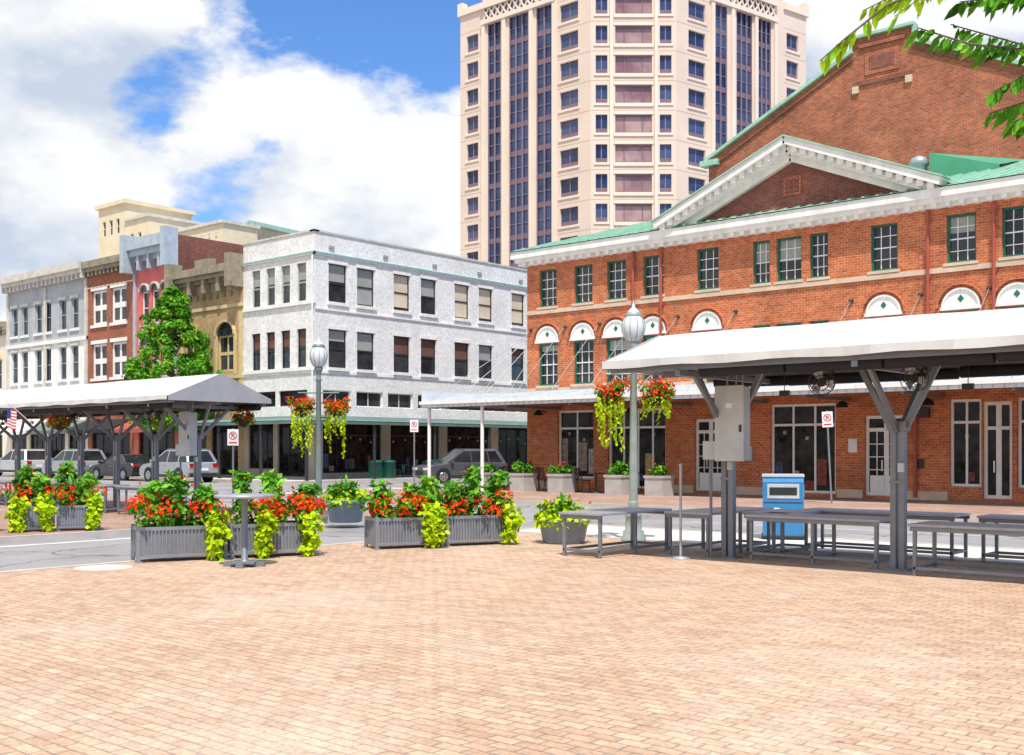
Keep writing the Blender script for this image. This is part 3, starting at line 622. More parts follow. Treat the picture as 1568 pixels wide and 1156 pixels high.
# ------------------------------------------------------------ row buildings
def arch_win(mb,x,w,c,d,frame_mat,arch_mat):
    rr=w/2; n=10
    P=[(x+rr*math.cos(math.pi*i/n),-0.03,d+rr*0.9*math.sin(math.pi*i/n)) for i in range(n+1)]
    mb.face(P[::-1],'win_dark')
    for k,(o,hh) in enumerate(((0.1,0.2),)):
        Q=[(x+(rr+o)*math.cos(math.pi*i/n),-0.06,d+(rr+o)*0.9*math.sin(math.pi*i/n)) for i in range(n+1)]
        for i in range(n): mb.obox(Q[i],Q[i+1],0.12,hh,arch_mat,up=(0,1,0))
def row():
    Y=38.4
    mb=MB(); mb.M=frame(0,Y,0); a,b=-60.48,-53.72
    W_=[]
    for x,w in ((-59.0,1.5),(-55.4,1.7)): W_.append((x-w/2,x+w/2,6.2,8.3))
    sh=[(a+0.5,-57.4,0.5,3.0),(-56.9,b-0.5,0.1,3.0)]
    wall(mb,a,b,0,12.3,W_+sh,'tan_brick'); body(mb,a,b,20,0,12.3,'tan_brick')
    for q in W_: 
        win(mb,*q,'win_dark','gold_stone',nx=2,nz=2,fw=0.1,mw=0.12); arch_win(mb,(q[0]+q[1])/2,q[1]-q[0],q[2],q[3],'gold_stone','gold_stone')
        for e in (q[0]-0.2,q[1]+0.02): mb.box(e,e+0.18,-0.1,-0.003,6.0,8.3,'gold_stone')
    mb.box(a,b,-0.1,-0.003,5.75,5.95,'gold_stone'); mb.box(a,b,-0.08,-0.003,9.9,10.1,'gold_stone')
    for q in sh: win(mb,*q,'win_shop','dark_metal',nx=3,nz=1)
    cornice(mb,a+0.3,b-0.3,11.5,0.9,0.7,'old_metal',br=1.5,bw=0.3,bh=0.8,ends=False)
    for x in (a+0.25,b-0.25): mb.box(x-0.25,x+0.25,-0.95,-0.003,11.0,12.9,'old_metal')
    mb.box(-57.9,-56.3,-0.5,-0.1,12.4,12.9,'old_metal')
    mb.box(b-0.35,b-0.01,-0.06,-0.003,3.4,9.6,'gold_stone')
    for i in range(9): 
        x=a+0.6+i*0.7; mb.box(x,x+0.25,-0.12,-0.003,10.6,10.9,'old_metal')
    mb.build('tan_arched_building')
    mb=MB(); mb.M=frame(0,Y,0); a,b=-65.5,-60.5
    W_=[(x-0.42,x+0.42,z,z+2.1) for x in (-64.2,-63.0,-61.8) for z in (9.6,6.2)]
    wall(mb,a,b,0,14.3,W_+[(a+0.5,b-0.5,0.4,3.0)],'pink_paint')
    body(mb,a,b,20,0,14.9,'dark_brick')
    for q in W_: win(mb,*q,'win_dark','white_paint',nx=1,nz=2,fw=0.08); arch_win(mb,(q[0]+q[1])/2,q[1]-q[0],q[2],q[3],'white_paint','white_cornice_grey'); mb.box(q[0]-0.1,q[1]+0.1,-0.1,-0.003,q[2]-0.15,q[2]-0.01,'bluegrey_paint')
    win(mb,a+0.5,b-0.5,0.4,3.0,'win_shop','dark_metal',nx=4,nz=1)
    cornice(mb,a,b,13.6,1.4,0.8,'bluegrey_paint',br=1.15,bw=0.22,bh=0.9,ends=False)
    for x in (a+0.15,b-0.15): mb.box(x-0.22,x+0.22,-1.0,-0.003,12.9,15.3,'bluegrey_paint'); mb.box(x-0.12,x+0.12,-0.12,-0.003,3.4,12.9,'bluegrey_paint')
    mb.build('red_row_building')
    mb=MB(); mb.M=frame(0,Y,0); a,b=-71.4,-65.52
    W_=[(x-0.95,x+0.95,z,z+2.3) for x in (-69.9,-67.4) for z in (10.0,6.4)]
    wall(mb,a,b,0,13.9,W_+[(a+0.5,b-0.5,0.4,3.0)],'brown_brick'); body(mb,a,b,20,0,14.1,'brown_brick')
    for q in W_: 
        win(mb,*q,'win_dark','white_paint',nx=2,nz=2,fw=0.16,mw=0.22); mb.box(q[0]-0.1,q[1]+0.1,-0.1,-0.003,q[2]-0.2,q[2]-0.01,'white_paint')
        mb.box(q[0]-0.1,q[1]+0.1,-0.05,-0.003,q[3]+0.01,q[3]+0.25,'white_paint')
    win(mb,a+0.5,b-0.5,0.4,3.0,'win_shop','dark_metal',nx=4,nz=1)
    cornice(mb,a,b,13.4,0.9,0.5,'old_metal',br=0.5,bw=0.15,bh=0.3,ends=False); mb.box(a,b,-0.06,-0.003,5.2,5.5,'stone_band')
    mb.box(a,b,-0.06,-0.003,12.5,12.6,'stone_band')
    mb.build('brown_brick_building')
    mb=MB(); mb.M=frame(0,Y,0); a,b=-83.3,-71.42
    xs=[-82.2,-80.6,-78.5,-77.1,-74.9,-73.2]
    W3=[(x-0.5,x+0.5,10.0,12.1) for x in xs]; W2=[(x-0.5,x+0.5,6.5,8.8) for x in xs]
    wall(mb,a,b,9.2,13.9,W3,'grey_paint'); wall(mb,a,b,4.4,9.2,W2,'white_paint'); wall(mb,a,b,0,4.4,[(a+0.6+i*2.85,a+3.0+i*2.85,0.4,3.1) for i in range(4)],'cream_paint')
    body(mb,a,b,20,0,14.2,'grey_paint')
    for q in W3+W2: win(mb,*q,'win_dark','bluegrey_paint',nx=1,nz=2,fw=0.07); mb.box(q[0]-0.12,q[1]+0.12,-0.1,-0.003,q[2]-0.18,q[2]-0.01,'white_paint'); mb.box(q[0]-0.12,q[1]+0.12,-0.08,-0.003,q[3]+0.01,q[3]+0.22,'white_cornice_grey')
    for i in range(4): win(mb,a+0.6+i*2.85,a+3.0+i*2.85,0.4,3.1,'win_shop','dark_metal',nx=3,nz=1)
    cornice(mb,a,b,13.4,1.0,0.7,'white_cornice_grey',br=0.6,bw=0.2,bh=0.35,ends=False)
    for x in (a+0.15,b-0.15,(a+b)/2): mb.box(x-0.15,x+0.15,-0.12,-0.004,4.5,13.2,'white_cornice_grey')
    mb.box(a,b,-0.14,-0.003,9.1,9.35,'white_paint'); mb.box(-75.5,-74.7,5,5.8,14,15.4,'dark_metal')
    mb.build('grey_row_building')
    mb=MB(); mb.M=frame(0,Y,0); a,b=-100,-83.32
    W_=[(x-0.6,x+0.6,6.2,8.4) for x in (-84.9,-87.5,-90,-92.5,-95)]
    wall(mb,a,b,0,10.9,W_+[(-86.5,-84.2,0.4,3.2),(-90.5,-87.2,0.4,3.2)],'cream_paint'); body(mb,a,b,20,0,11.3,'cream_paint')
    for q in W_: win(mb,*q,'win_dark','teal_trim'); arch_win(mb,(q[0]+q[1])/2,1.2,q[2],q[3],'','gold_stone')
    for q in ((-86.5,-84.2,0.4,3.2),(-90.5,-87.2,0.4,3.2)): win(mb,*q,'win_shop','dark_metal',nx=3,nz=1)
    cornice(mb,a,b,10.4,0.8,0.5,'old_metal',br=0.6,ends=False)
    mb.build('cream_row_building')
    mb=MB(); mb.M=frame(0,Y,0)
    for a,b,m in ((-60.3,-56.6,'green_awning'),(-65.3,-60.7,'pipe_red'),(-71.2,-65.8,'black_cloth'),(-77,-71.6,'green_awning'),(-83,-77.6,'white_paint')):
        mb.face([(a,-1.6,2.9),(b,-1.6,2.9),(b,-0.02,3.6),(a,-0.02,3.6)],m); mb.face([(a,-1.6,2.65),(b,-1.6,2.65),(b,-1.6,2.9),(a,-1.6,2.9)],m)
        mb.face([(a,-1.6,2.65),(a,-1.6,2.9),(a,-0.02,3.6),(a,-0.02,3.35)],m); mb.face([(b,-1.6,2.65),(b,-1.6,2.9),(b,-0.02,3.6),(b,-0.02,3.35)],m)
    mb.build('shop_awnings')
row()
mb=MB(); mb.M=frame(0,62,0)
a,b=-113.0,-107.5
ops=[(x,x+0.7,24.6,26.2) for x in (-112.2,-110.8,-109.4)]
wall(mb,a,b,0,27.6,ops,'tan_stucco'); body(mb,a,b,8,0,27.6,'tan_stucco')
for q in ops: win(mb,*q)
mb.box(a-0.3,b+0.3,-0.3,8.3,27.6,28.0,'tan_stucco')
wall(mb,b+0.01,-103,0,25.6,[(-106.5,-105.9,23,24.2),(-105,-104.4,23,24.2)],'tan_stucco'); body(mb,b+0.01,-103,7,0,25.6,'tan_stucco')
for q in ((-106.5,-105.9,23,24.2),(-105,-104.4,23,24.2)): win(mb,*q)
mb.box(b+0.02,-102.8,-0.2,7.2,25.6,25.9,'white_cornice_grey')
wall(mb,-102.99,-90,0,23.2,[],'tan_stucco'); body(mb,-102.99,-90,4,0,23.2,'tan_stucco')
mb.box(-102.7,-89.8,-0.2,4.2,23.2,23.5,'white_cornice_grey')
for i in range(10): mb.box(-102+i*1.2,-101.6+i*1.2,-0.06,-0.003,22.0,22.5,'white_cornice_grey')
mb.build('tan_background_building')
mb=MB(); mb.M=frame(0,68,0)
a,b,c=-98,-84,-93.5
mb.face([(a,0,0),(b,0,0),(b,0,22.0),(c,0,24.6),(a,0,23.2)],'white_cornice_grey')
mb.face([(b,0,0),(b,10,0),(b,10,22.0),(b,0,22.0)],'white_cornice_grey')
mb.face([(b+0.3,-0.4,22.0),(b+0.3,10,22.0),(c,10,24.7),(c,-0.4,24.7)],'green_coping'); mb.face([(a,-0.4,23.2),(c,-0.4,24.7),(c,10,24.7),(a,10,23.2)],'green_coping')
mb.obox((c,-0.3,24.6),(b+0.3,-0.3,21.95),0.3,0.4,'teal_trim'); mb.obox((a,-0.3,23.15),(c,-0.3,24.6),0.3,0.4,'teal_trim')
mb.build('pale_gabled_building')

# ------------------------------------------------------------ canopies
def canopy(x0,x1,yc,hw,ze,zr,posts,fabric,endmat,boxes=()):
    mb=MB(); n=int((x1-x0)/0.65); ys=[-1,-0.8,-0.55,-0.28,0,0.28,0.55,0.8,1]
    P=[];I=[]
    for i in range(n+1):
        x=x0+(x1-x0)*i/n
        for t in ys:
            z=zr-(zr-ze)*abs(t) - 0.035*math.sin(math.pi*abs(t))*(0.6+0.5*math.sin(i*1.7)) + U(-0.008,0.008)
            P.append((x,yc+hw*t,z))
    k=len(ys)
    for i in range(n):
        for j in range(k-1): I.append((i*k+j,(i+1)*k+j,(i+1)*k+j+1,i*k+j+1))
    mb.grid(P,I,fabric,True)
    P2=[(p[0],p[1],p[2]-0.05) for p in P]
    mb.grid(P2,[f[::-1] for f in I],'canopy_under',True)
    for s in (-1,1):
        y=yc+s*hw
        # slightly scalloped fabric valance
        m=int((x1-x0)/0.33)
        for i in range(m):
            xa=x0+(x1-x0)*i/m; xb=x0+(x1-x0)*(i+1)/m; d0=0.10+0.012*math.sin(i*1.3); d1=0.10+0.012*math.sin((i+1)*1.3)
            w0=0.012*math.sin(i*2.1); w1=0.012*math.sin((i+1)*2.1)
            mb.grid([(xa,y+s*(0.02+w0),ze-d0),(xb,y+s*(0.02+w1),ze-d1),(xb,y+s*0.01,ze+0.01),(xa,y+s*0.01,ze+0.01)],[(0,1,2,3)],fabric,True)
        mb.box(x0+0.05,x1-0.05,y-s*0.16-0.04,y-s*0.16+0.04,ze-0.16,ze-0.05,'steel_grey')
        m=int((x1-x0)/1.3)
        for i in range(m):
            xa=x0+0.2+(x1-x0-0.4)*i/m; xb=x0+0.2+(x1-x0-0.4)*(i+1)/m
            if s<0 and i==0: continue
            mb.cyl((xa+0.02,y-s*0.2,ze-0.19+U(-.015,.01)),(xb-0.02,y-s*0.2,ze-0.19+U(-.015,.01)),0.085,0.08,'black_cloth',10)
    for x,sx in ((x0,-1),(x1,1)):
        e=0.02*sx
        Q=[(x+e,yc-hw,ze-0.11),(x+e,yc+hw,ze-0.11),(x+e,yc+hw,ze),(x+e,yc,zr+0.01),(x+e,yc-hw,ze)]
        mb.face(Q,endmat)
    mb.box(x0+0.1,x1-0.1,yc-0.06,yc+0.06,ze-0.16,ze-0.02,'steel_grey')
    for x in posts:
        for dx in (-0.058,0.058): mb.box(x+dx-0.038,x+dx+0.038,yc-0.05,yc+0.05,0,1.95,'steel_grey')
        mb.box(x-0.16,x+0.16,yc-0.12,yc+0.12,0,0.025,'steel_grey')
        mb.box(x-0.10,x+0.10,yc-0.065,yc+0.065,1.15,1.19,'steel_grey'); mb.box(x-0.13,x+0.13,yc-0.08,yc+0.08,1.85,1.97,'steel_grey')
        for dx in (-0.55,0.55):
            mb.obox((x+dx*0.15,yc,1.85),(x+dx,yc,ze-0.1),0.055,0.075,'steel_grey')
        for dy in (-1,1):
            mb.obox((x,yc+dy*0.05,1.85),(x,yc+dy*hw*0.7,ze-0.12),0.055,0.075,'steel_grey')
        mb.box(x-0.04,x+0.04,yc-hw+0.1,yc+hw-0.1,ze-0.24,ze-0.165,'steel_grey')
        mb.box(x+0.02,x+0.1,yc-0.085,yc-0.051,1.3,1.42,'box_grey')
        # hanging produce scales / hooks
        mb.cyl((x+0.9,yc,ze-0.16),(x+0.9,yc,ze-0.42),0.006,0.006,'dark_metal',5); mb.box(x+0.83,x+0.97,yc-0.03,yc+0.03,ze-0.5,ze-0.42,'dark_metal')
    for x in boxes:
        mb.box(x-0.22,x+0.22,yc-0.32,yc-0.12,1.45,2.5,'box_grey'); mb.box(x-0.235,x+0.235,yc-0.34,yc-0.321,1.43,2.52,'box_grey')
        mb.box(x-0.47,x-0.25,yc-0.28,yc-0.12,1.45,1.72,'box_grey'); mb.box(x+0.17,x+0.2,yc-0.36,yc-0.341,1.85,1.95,'dark_metal')
        mb.box(x-0.05,x+0.05,yc-0.35,yc-0.341,2.2,2.27,'sign_white')
        mb.cyl((x-0.38,yc-0.2,0),(x-0.38,yc-0.2,1.45),0.022,0.022,'steel_grey',8)
        for q in (-0.1,0.05,0.15): mb.cyl((x+q,yc-0.22,2.5),(x+q,yc-0.2,ze-0.1),0.015,0.015,'steel_light',6)
    return mb
def fan(mb,c,d,r=0.17):
    c=Vector(c); d=Vector(d).normalized(); a=d.orthogonal().normalized(); b=d.cross(a)
    for off,rr in ((0.06,r),(-0.06,r),(0.06,r*0.6),(0.09,r*0.25),(-0.07,r*0.6)):
        pts=[c+d*off+(a*math.cos(t)+b*math.sin(t))*rr for t in [2*math.pi*i/20 for i in range(20)]]
        for i in range(20): mb.cyl(pts[i],pts[(i+1)%20],0.006,0.006,'dark_metal',4)
    for i in range(12):
        t=2*math.pi*i/12; mb.cyl(c+d*0.09,c+d*0.06+(a*math.cos(t)+b*math.sin(t))*r,0.003,0.003,'dark_metal',4)
        mb.cyl(c+d*0.06+(a*math.cos(t)+b*math.sin(t))*r,c-d*0.06+(a*math.cos(t)+b*math.sin(t))*r,0.003,0.003,'dark_metal',4)
    mb.cyl(c-d*0.18,c+d*0.02,0.06,0.06,'dark_metal',10)
    for i in range(3):
        t=2*math.pi*i/3; v=(a*math.cos(t)+b*math.sin(t)); w=v.cross(d)
        mb.face([c+v*0.04-w*0.03,c+v*r*0.9-w*0.07+d*0.03,c+v*r*0.9+w*0.07-d*0.03,c+v*0.04+w*0.03],'steel_light')
mb=canopy(-9.5,6.5,14.5,1.5,2.86,3.36,[-8.3,-5.75,-3.2,-0.65,1.9,4.45],'canopy_fabric','canopy_fabric',boxes=(-8.1,))
for x,s in ((-6.6,1),(-5.35,-1),(-3.75,1)):
    fan(mb,(x,14.0,2.5),(0.3*s,-1,-0.2)); mb.cyl((x,14.15,2.52),(x,14.45,2.75),0.015,0.015,'dark_metal',6)
mb.build('market_canopy')
xs=[-23.7-1.9*i for i in range(14)]
mb=canopy(-50,-22.7,15.6,1.45,2.85,3.42,xs,'canopy_fabric','canopy_grey',boxes=(-23.75,))
for i in range(6):
    x=-24.9-i*3.8; fan(mb,(x,15.0,2.5),(0.6,-0.8,-0.2)); mb.cyl((x,15.2,2.5),(x,15.5,2.75),0.015,0.015,'dark_metal',6)
mb.build('market_canopy')

# ------------------------------------------------------------ tables
def table(x0,x1,y0,y1,h=0.66):
    mb=MB()
    mb.box(x0,x1,y0,y1,h-0.035,h,'table_top')
    mb.box(x0+0.02,x1-0.02,y0+0.02,y0+0.05,h-0.09,h-0.036,'steel_grey'); mb.box(x0+0.02,x1-0.02,y1-0.05,y1-0.02,h-0.09,h-0.036,'steel_grey')
    X=[x0+0.05,x1-0.09]; Yy=[y0+0.04,y1-0.08]
    if x1-x0>1.5: X.insert(1,(x0+x1)/2)
    if y1-y0>1.4: Yy.insert(1,(y0+y1)/2)
    for x in X:
        for y in Yy: mb.box(x,x+0.045,y,y+0.045,0,h-0.036,'steel_grey')
        mb.box(x+0.005,x+0.04,y0+0.04,y1-0.04,0.08,0.12,'steel_grey')
    for y in (Yy[0],Yy[-1]): mb.box(X[0],X[-1],y+0.005,y+0.04,0.079,0.119,'steel_grey')
    mb.build('market_table',bevel=0.004)
table(-10.4,-9.6,13.1,15.0); table(-9.3,-8.5,14.3,16.3); table(-7.95,-5.95,14.35,15.15); table(-5.4,-2.6,13.9,14.7); table(-2.4,0.5,13.9,14.7)
table(-8.0,-5.6,16.2,16.9); table(-5.3,-2.5,16.2,16.9); table(-8.3,-7.6,14.9,16.1)
for i in range(4): table(-25.3-i*2.7,-23.1-i*2.7,14.3,15.0,0.7)
mb=MB()
mb.cyl((-8.75,13.9,0),(-8.75,13.9,1.35),0.02,0.02,'steel_light',10); mb.lathe((-8.75,13.9,0),[(0.14,0),(0.14,0.02),(0.03,0.04)],'steel_light',14); mb.lathe((-8.75,13.9,1.35),[(0.02,0),(0.035,0.02),(0.001,0.05)],'steel_light',10)
mb.build('metal_bollard_post')
mb=MB(); c=(-12.7,9.1,0)
mb.lathe(c,[(0.001,0.985),(0.40,0.985),(0.41,0.97),(0.41,0.95),(0.40,0.94),(0.05,0.94)],'table_top',28)
mb.lathe(c,[(0.05,0.94),(0.045,0.9),(0.045,0.1),(0.09,0.06)],'steel_grey',14)
mb.M=frame(c[0],c[1],40); mb.box(-0.28,0.28,-0.05,0.05,0.0,0.06,'steel_grey'); mb.box(-0.05,0.05,-0.28,0.28,0.002,0.063,'steel_grey')
mb.box(-0.17,0.17,-0.17,0.17,0.045,0.075,'steel_grey')
mb.build('bistro_table')

# ------------------------------------------------------------ plants
def clump(mb,c,r,n,size,mats,elong=1.4,flat=0.8):
    c=Vector(c)
    for _ in range(n):
        d=Vector((random.gauss(0,1),random.gauss(0,1),random.gauss(0,1))).normalized()
        p=c+Vector((d.x*r,d.y*r,d.z*r*flat))*U(0.45,1.05)
        mb.leaf(p,size*U(0.7,1.3),random.choice(mats),elong,nrm=d*0.7+Vector((U(-.5,.5),U(-.5,.5),U(0.1,.9))))
G=['leaf_dark','leaf_mid','leaf_mid','leaf_light']; G2=['leaf_mid','leaf_light','leaf_light']; LM=['leaf_lime','leaf_lime','leaf_lime_d']; RD=['petal_red','petal_red','petal_red','petal_orange']
def planter(p0,ang,L,h=0.5,dep=0.55,lime=(0.4,0.72,0.97),tall=0.65,leg=0.06):
    mb=MB(); mb.M=frame(p0[0],p0[1],ang)
    half=L/2
    for k in range(2):
        a=k*half+0.01; b=(k+1)*half-0.03
        mb.box(a+0.03,b-0.03,0.03,dep-0.03,leg+0.05,h-0.02,'planter_steel')
        for x in (a,b-0.05):
            for y in (0,dep-0.05): mb.box(x,x+0.05,y,y+0.05,0,h+0.02,'planter_steel')
            mb.box(x-0.02,x+0.07,0-0.02,0.07,0,0.02,'planter_steel')
        for y in (0.0,dep-0.03):
            mb.box(a+0.05,b-0.05,y+0.002,y+0.028,h-0.05,h,'planter_steel'); mb.box(a+0.05,b-0.05,y+0.002,y+0.028,leg,leg+0.04,'planter_steel')
            nn=int((b-a)/0.055)
            for i in range(1,nn):
                x=a+0.05+(b-a-0.1)*i/nn
                mb.box(x-0.009,x+0.009,y+0.004,y+0.026,leg+0.04,h-0.05,'planter_steel')
        for x in (a+0.01,b-0.03):
            mb.box(x,x+0.02,0.05,dep-0.05,h-0.05,h,'planter_steel')
            for i in range(1,8): 
                y=0.05+(dep-0.1)*i/8; mb.box(x+0.002,x+0.018,y-0.009,y+0.009,leg,h-0.05,'planter_steel')
        mb.box(a+0.04,b-0.04,0.04,dep-0.04,h-0.03,h-0.019,'soil')
    n=int(L*11)
    for i in range(n):
        x=U(-0.05,L+0.02); y=U(-0.1,dep+0.04); z=h+0.02+U(0,0.27)
        clump(mb,(x,y,z),U(0.09,0.15),22,0.06,G)
        for _ in range(28):
            d=Vector((U(-1,1),U(-1,0.6),U(-0.1,1))).normalized()
            mb.leaf(Vector((x,y,z))+d*U(0.12,0.2),U(0.045,0.07),random.choice(RD),1.0,nrm=d+Vector((U(-.4,.4),U(-.4,.4),U(-.2,.4))))
    m=int(L*2.6)
    for i in range(m):
        x=(i+0.5)*L/m+U(-0.1,0.1); y=dep*0.6+U(-0.1,0.12); top=h+tall*U(0.62,1.05); g=random.choice([G,G2])
        for j in range(6):
            z=h+(top-h)*(j+0.6)/6; clump(mb,(x+U(-.08,.08),y+U(-.08,.08),z),0.21-0.014*j,42,0.08,g,1.8)
        for _ in range(8):
            mb.leaf((x+U(-.2,.2),y+U(-.2,.2),top+U(-.25,.05)),0.055,random.choice(RD+['petal_yellow']),1.0)
    for f in lime:
        x=f*L; w=0.17*U(0.85,1.2)
        for j in range(9):
            z=h+0.12-j*0.065
            if z<0.06: break
            clump(mb,(x+U(-.06,.06),-0.07-0.02*min(j,3),z),w*(1-0.05*j)*U(0.8,1.2),34,0.085,LM,1.2)
    mb.build('flower_planter')
planter((-14.2,8.35),68,2.62,lime=(0.42,0.70,0.95),tall=0.74)
planter((-13.2,11.95),68,2.45,lime=(0.36,0.42,0.97),tall=0.70)
planter((-22.3,8.0),62,1.8,lime=(0.1,0.35,0.6,0.9),tall=0.8); planter((-21.35,9.85),62,1.7,lime=(0.1,0.4,0.9),tall=0.8)
def tub(x,y,r,h,kind=0):
    mb=MB(); mb.lathe((x,y,0),[(r*0.78,0),(r*0.85,0.03),(r,h-0.08),(r*1.06,h-0.06),(r*1.06,h),(r*0.95,h),(r*0.9,h-0.05),(0.001,h-0.05)],'tub_blue',20)
    for i in range(12):
        t=2*math.pi*i/12; clump(mb,(x+r*0.85*math.cos(t),y+r*0.85*math.sin(t),h+0.03+U(-.12,.08)),0.16,40,0.085,LM if kind==0 or i%3 else G,1.2)
    for i in range(7): clump(mb,(x+U(-.3,.3)*r*2,y+U(-.3,.3)*r*2,h+U(0.1,0.25)),0.15,40,0.08,G if kind else LM+G,1.6)
    for i in range(30): mb.leaf((x+U(-.4,.4),y+U(-.4,.4),h+U(0.05,.35)),0.055,random.choice(['petal_yellow','petal_red','petal_yellow']),1.0)
    for i in range(7 if kind else 3):
        d=Vector((U(-.6,.6),U(-.6,.6),1)).normalized(); p=Vector((x,y,h)); q=p+d*U(0.3,0.5)
        mb.cyl(p,q,0.008,0.005,'leaf_mid',5); mb.leaf6(q-d*0.15,0.28,0.10,'leaf_light',Vector((U(-1,1),U(-1,1),.2)).cross(d),d+Vector((U(-.4,.4),U(-.4,.4),0)))
    mb.build('tub_planter')
tub(-18.75,16.1,0.42,0.5,1); tub(-11.75,14.95,0.42,0.42,0)

# ------------------------------------------------------------ street lamps
def lamp(x,y,H,mat,trailL=1.1,trailR=0.9):
    mb=MB(); c=(x,y,0)
    s=H-0.72
    mb.lathe(c,[(0.22,0),(0.22,0.06),(0.19,0.08),(0.19,0.16),(0.15,0.2),(0.14,0.42),(0.16,0.45),(0.11,0.5),(0.085,0.62),(0.095,0.66),(0.075,0.7)],mat,16)
    mb.lathe(c,[(0.075,0.7),(0.068,1.5),(0.055,s-0.35),(0.06,s-0.34),(0.075,s-0.3),(0.055,s-0.27),(0.055,s-0.15),(0.09,s-0.1),(0.10,s-0.04),(0.085,s)],mat,12)
    mb.lathe(c,[(0.10,s),(0.15,s+0.06),(0.195,s+0.18),(0.205,s+0.28),(0.18,s+0.38),(0.14,s+0.44)],'globe_glass',18)
    mb.lathe(c,[(0.145,s+0.44),(0.155,s+0.47),(0.11,s+0.52)],mat,14)
    mb.lathe(c,[(0.11,s+0.52),(0.06,s+0.58),(0.025,s+0.61),(0.03,s+0.64),(0.012,s+0.68),(0.001,s+0.74)],'globe_glass',14)
    for i in range(10):
        t=math.pi*i/5
        q=[(0.105,0.0),(0.157,0.06),(0.202,0.18),(0.212,0.28),(0.186,0.38),(0.147,0.44)]
        for k in range(5): mb.cyl((x+q[k][0]*math.cos(t),y+q[k][0]*math.sin(t),s+q[k][1]),(x+q[k+1][0]*math.cos(t),y+q[k+1][0]*math.sin(t),s+q[k+1][1]),0.005,0.005,mat,4)
    ax=Vector((0.7567,0.6538,0)); za=2.92
    mb.cyl(Vector((x,y,za))-ax*0.48,Vector((x,y,za))+ax*0.48,0.018,0.018,mat,8)
    for sg in (-1,1):
        mb.cyl(Vector((x,y,za-0.3)),Vector((x,y,za))+ax*0.34*sg,0.012,0.012,mat,6)
        e=Vector((x,y,za))+ax*0.40*sg; b=e-Vector((0,0,0.38))
        for i in range(4):
            t=math.pi*i/2; mb.cyl(e,b+Vector((0.2*math.cos(t),0.2*math.sin(t),0.0)),0.004,0.004,'dark_metal',4)
        mb.lathe(b,[(0.001,-0.2),(0.13,-0.15),(0.2,0)],'soil',12)
        for i in range(20):
            t=U(0,6.28); rr=U(0.05,0.28); p=b+Vector((rr*math.cos(t),rr*math.sin(t),U(-0.08,0.18)))
            clump(mb,p,0.1,20,0.055,G)
            for _ in range(24):
                d=Vector((U(-1,1),U(-1,1),U(-0.4,1))).normalized(); mb.leaf(p+d*U(0.1,0.15),0.05,random.choice(RD+['petal_orange']),1.0,nrm=d)
        ln_=trailL if sg<0 else trailR
        for i in range(13):
            t=2*math.pi*i/13; px=b.x+0.22*math.cos(t); py=b.y+0.22*math.sin(t); LL=ln_*U(0.25,1.0); z=b.z-0.02
            while z>b.z-LL:
                mb.leaf((px+U(-.02,.02),py+U(-.02,.02),z),0.055,random.choice(LM),1.2,droop=Vector((U(-.7,.7),U(-.7,.7),-0.6)),nrm=Vector((U(-1,1),U(-1,1),.3))); z-=0.024; px+=U(-.006,.006); py+=U(-.006,.006)
    mb.build('street_lamp')
lamp(-11.1,16.1,4.2,'lamp_metal_pale',1.0,0.5); lamp(-20.35,16.65,4.25,'lamp_metal',1.2,1.2)

# ------------------------------------------------------------ litter bin
def bin_():
    mb=MB(); mb.M=frame(-9.5,18.55,0)@Matrix.Rotation(math.radians(28),4,'Z')
    w,d,h=0.36,0.36,1.12
    def prof(x0,x1,mat):
        P=[(-d,0.04),(-d,0.62),(-d,h-0.1),(-d+0.12,h),(d-0.12,h),(d,h-0.1),(d,0.04)]
        n=len(P); V=[(x0,p[0],p[1]) for p in P]+[(x1,p[0],p[1]) for p in P]
        mb.grid(V,[(i,(i+1)%n,n+(i+1)%n,n+i) for i in range(n)]+[tuple(range(n))[::-1],tuple(range(n,2*n))],mat)
    prof(-w,w,'bin_blue')
    mb.box(-w-0.02,w+0.02,-d-0.02,d+0.02,0.0,0.05,'dark_metal')
    mb.box(-w-0.012,w+0.012,-d+0.06,d-0.06,h-0.02,h+0.03,'bin_grey')
    mb.box(-w+0.08,w-0.08,-d-0.012,-d+0.01,0.72,0.98,'bin_grey'); mb.box(-w+0.12,w-0.12,-d-0.02,-d-0.011,0.78,0.92,'dark_metal')
    mb.box(-w+0.1,-w+0.3,-d-0.01,-d+0.01,0.3,0.55,'sign_white')
    mb.box(-w+0.02,w-0.02,-d-0.008,-d+0.01,0.64,0.655,'dark_metal')
    mb.box(w-0.01,w+0.008,-d+0.1,d-0.1,0.72,0.98,'bin_grey')
    mb.box(w-0.01,w+0.016,-d+0.18,d-0.18,0.8,0.92,'dark_metal')
    mb.build('litter_bin',bevel=0.012)
bin_()

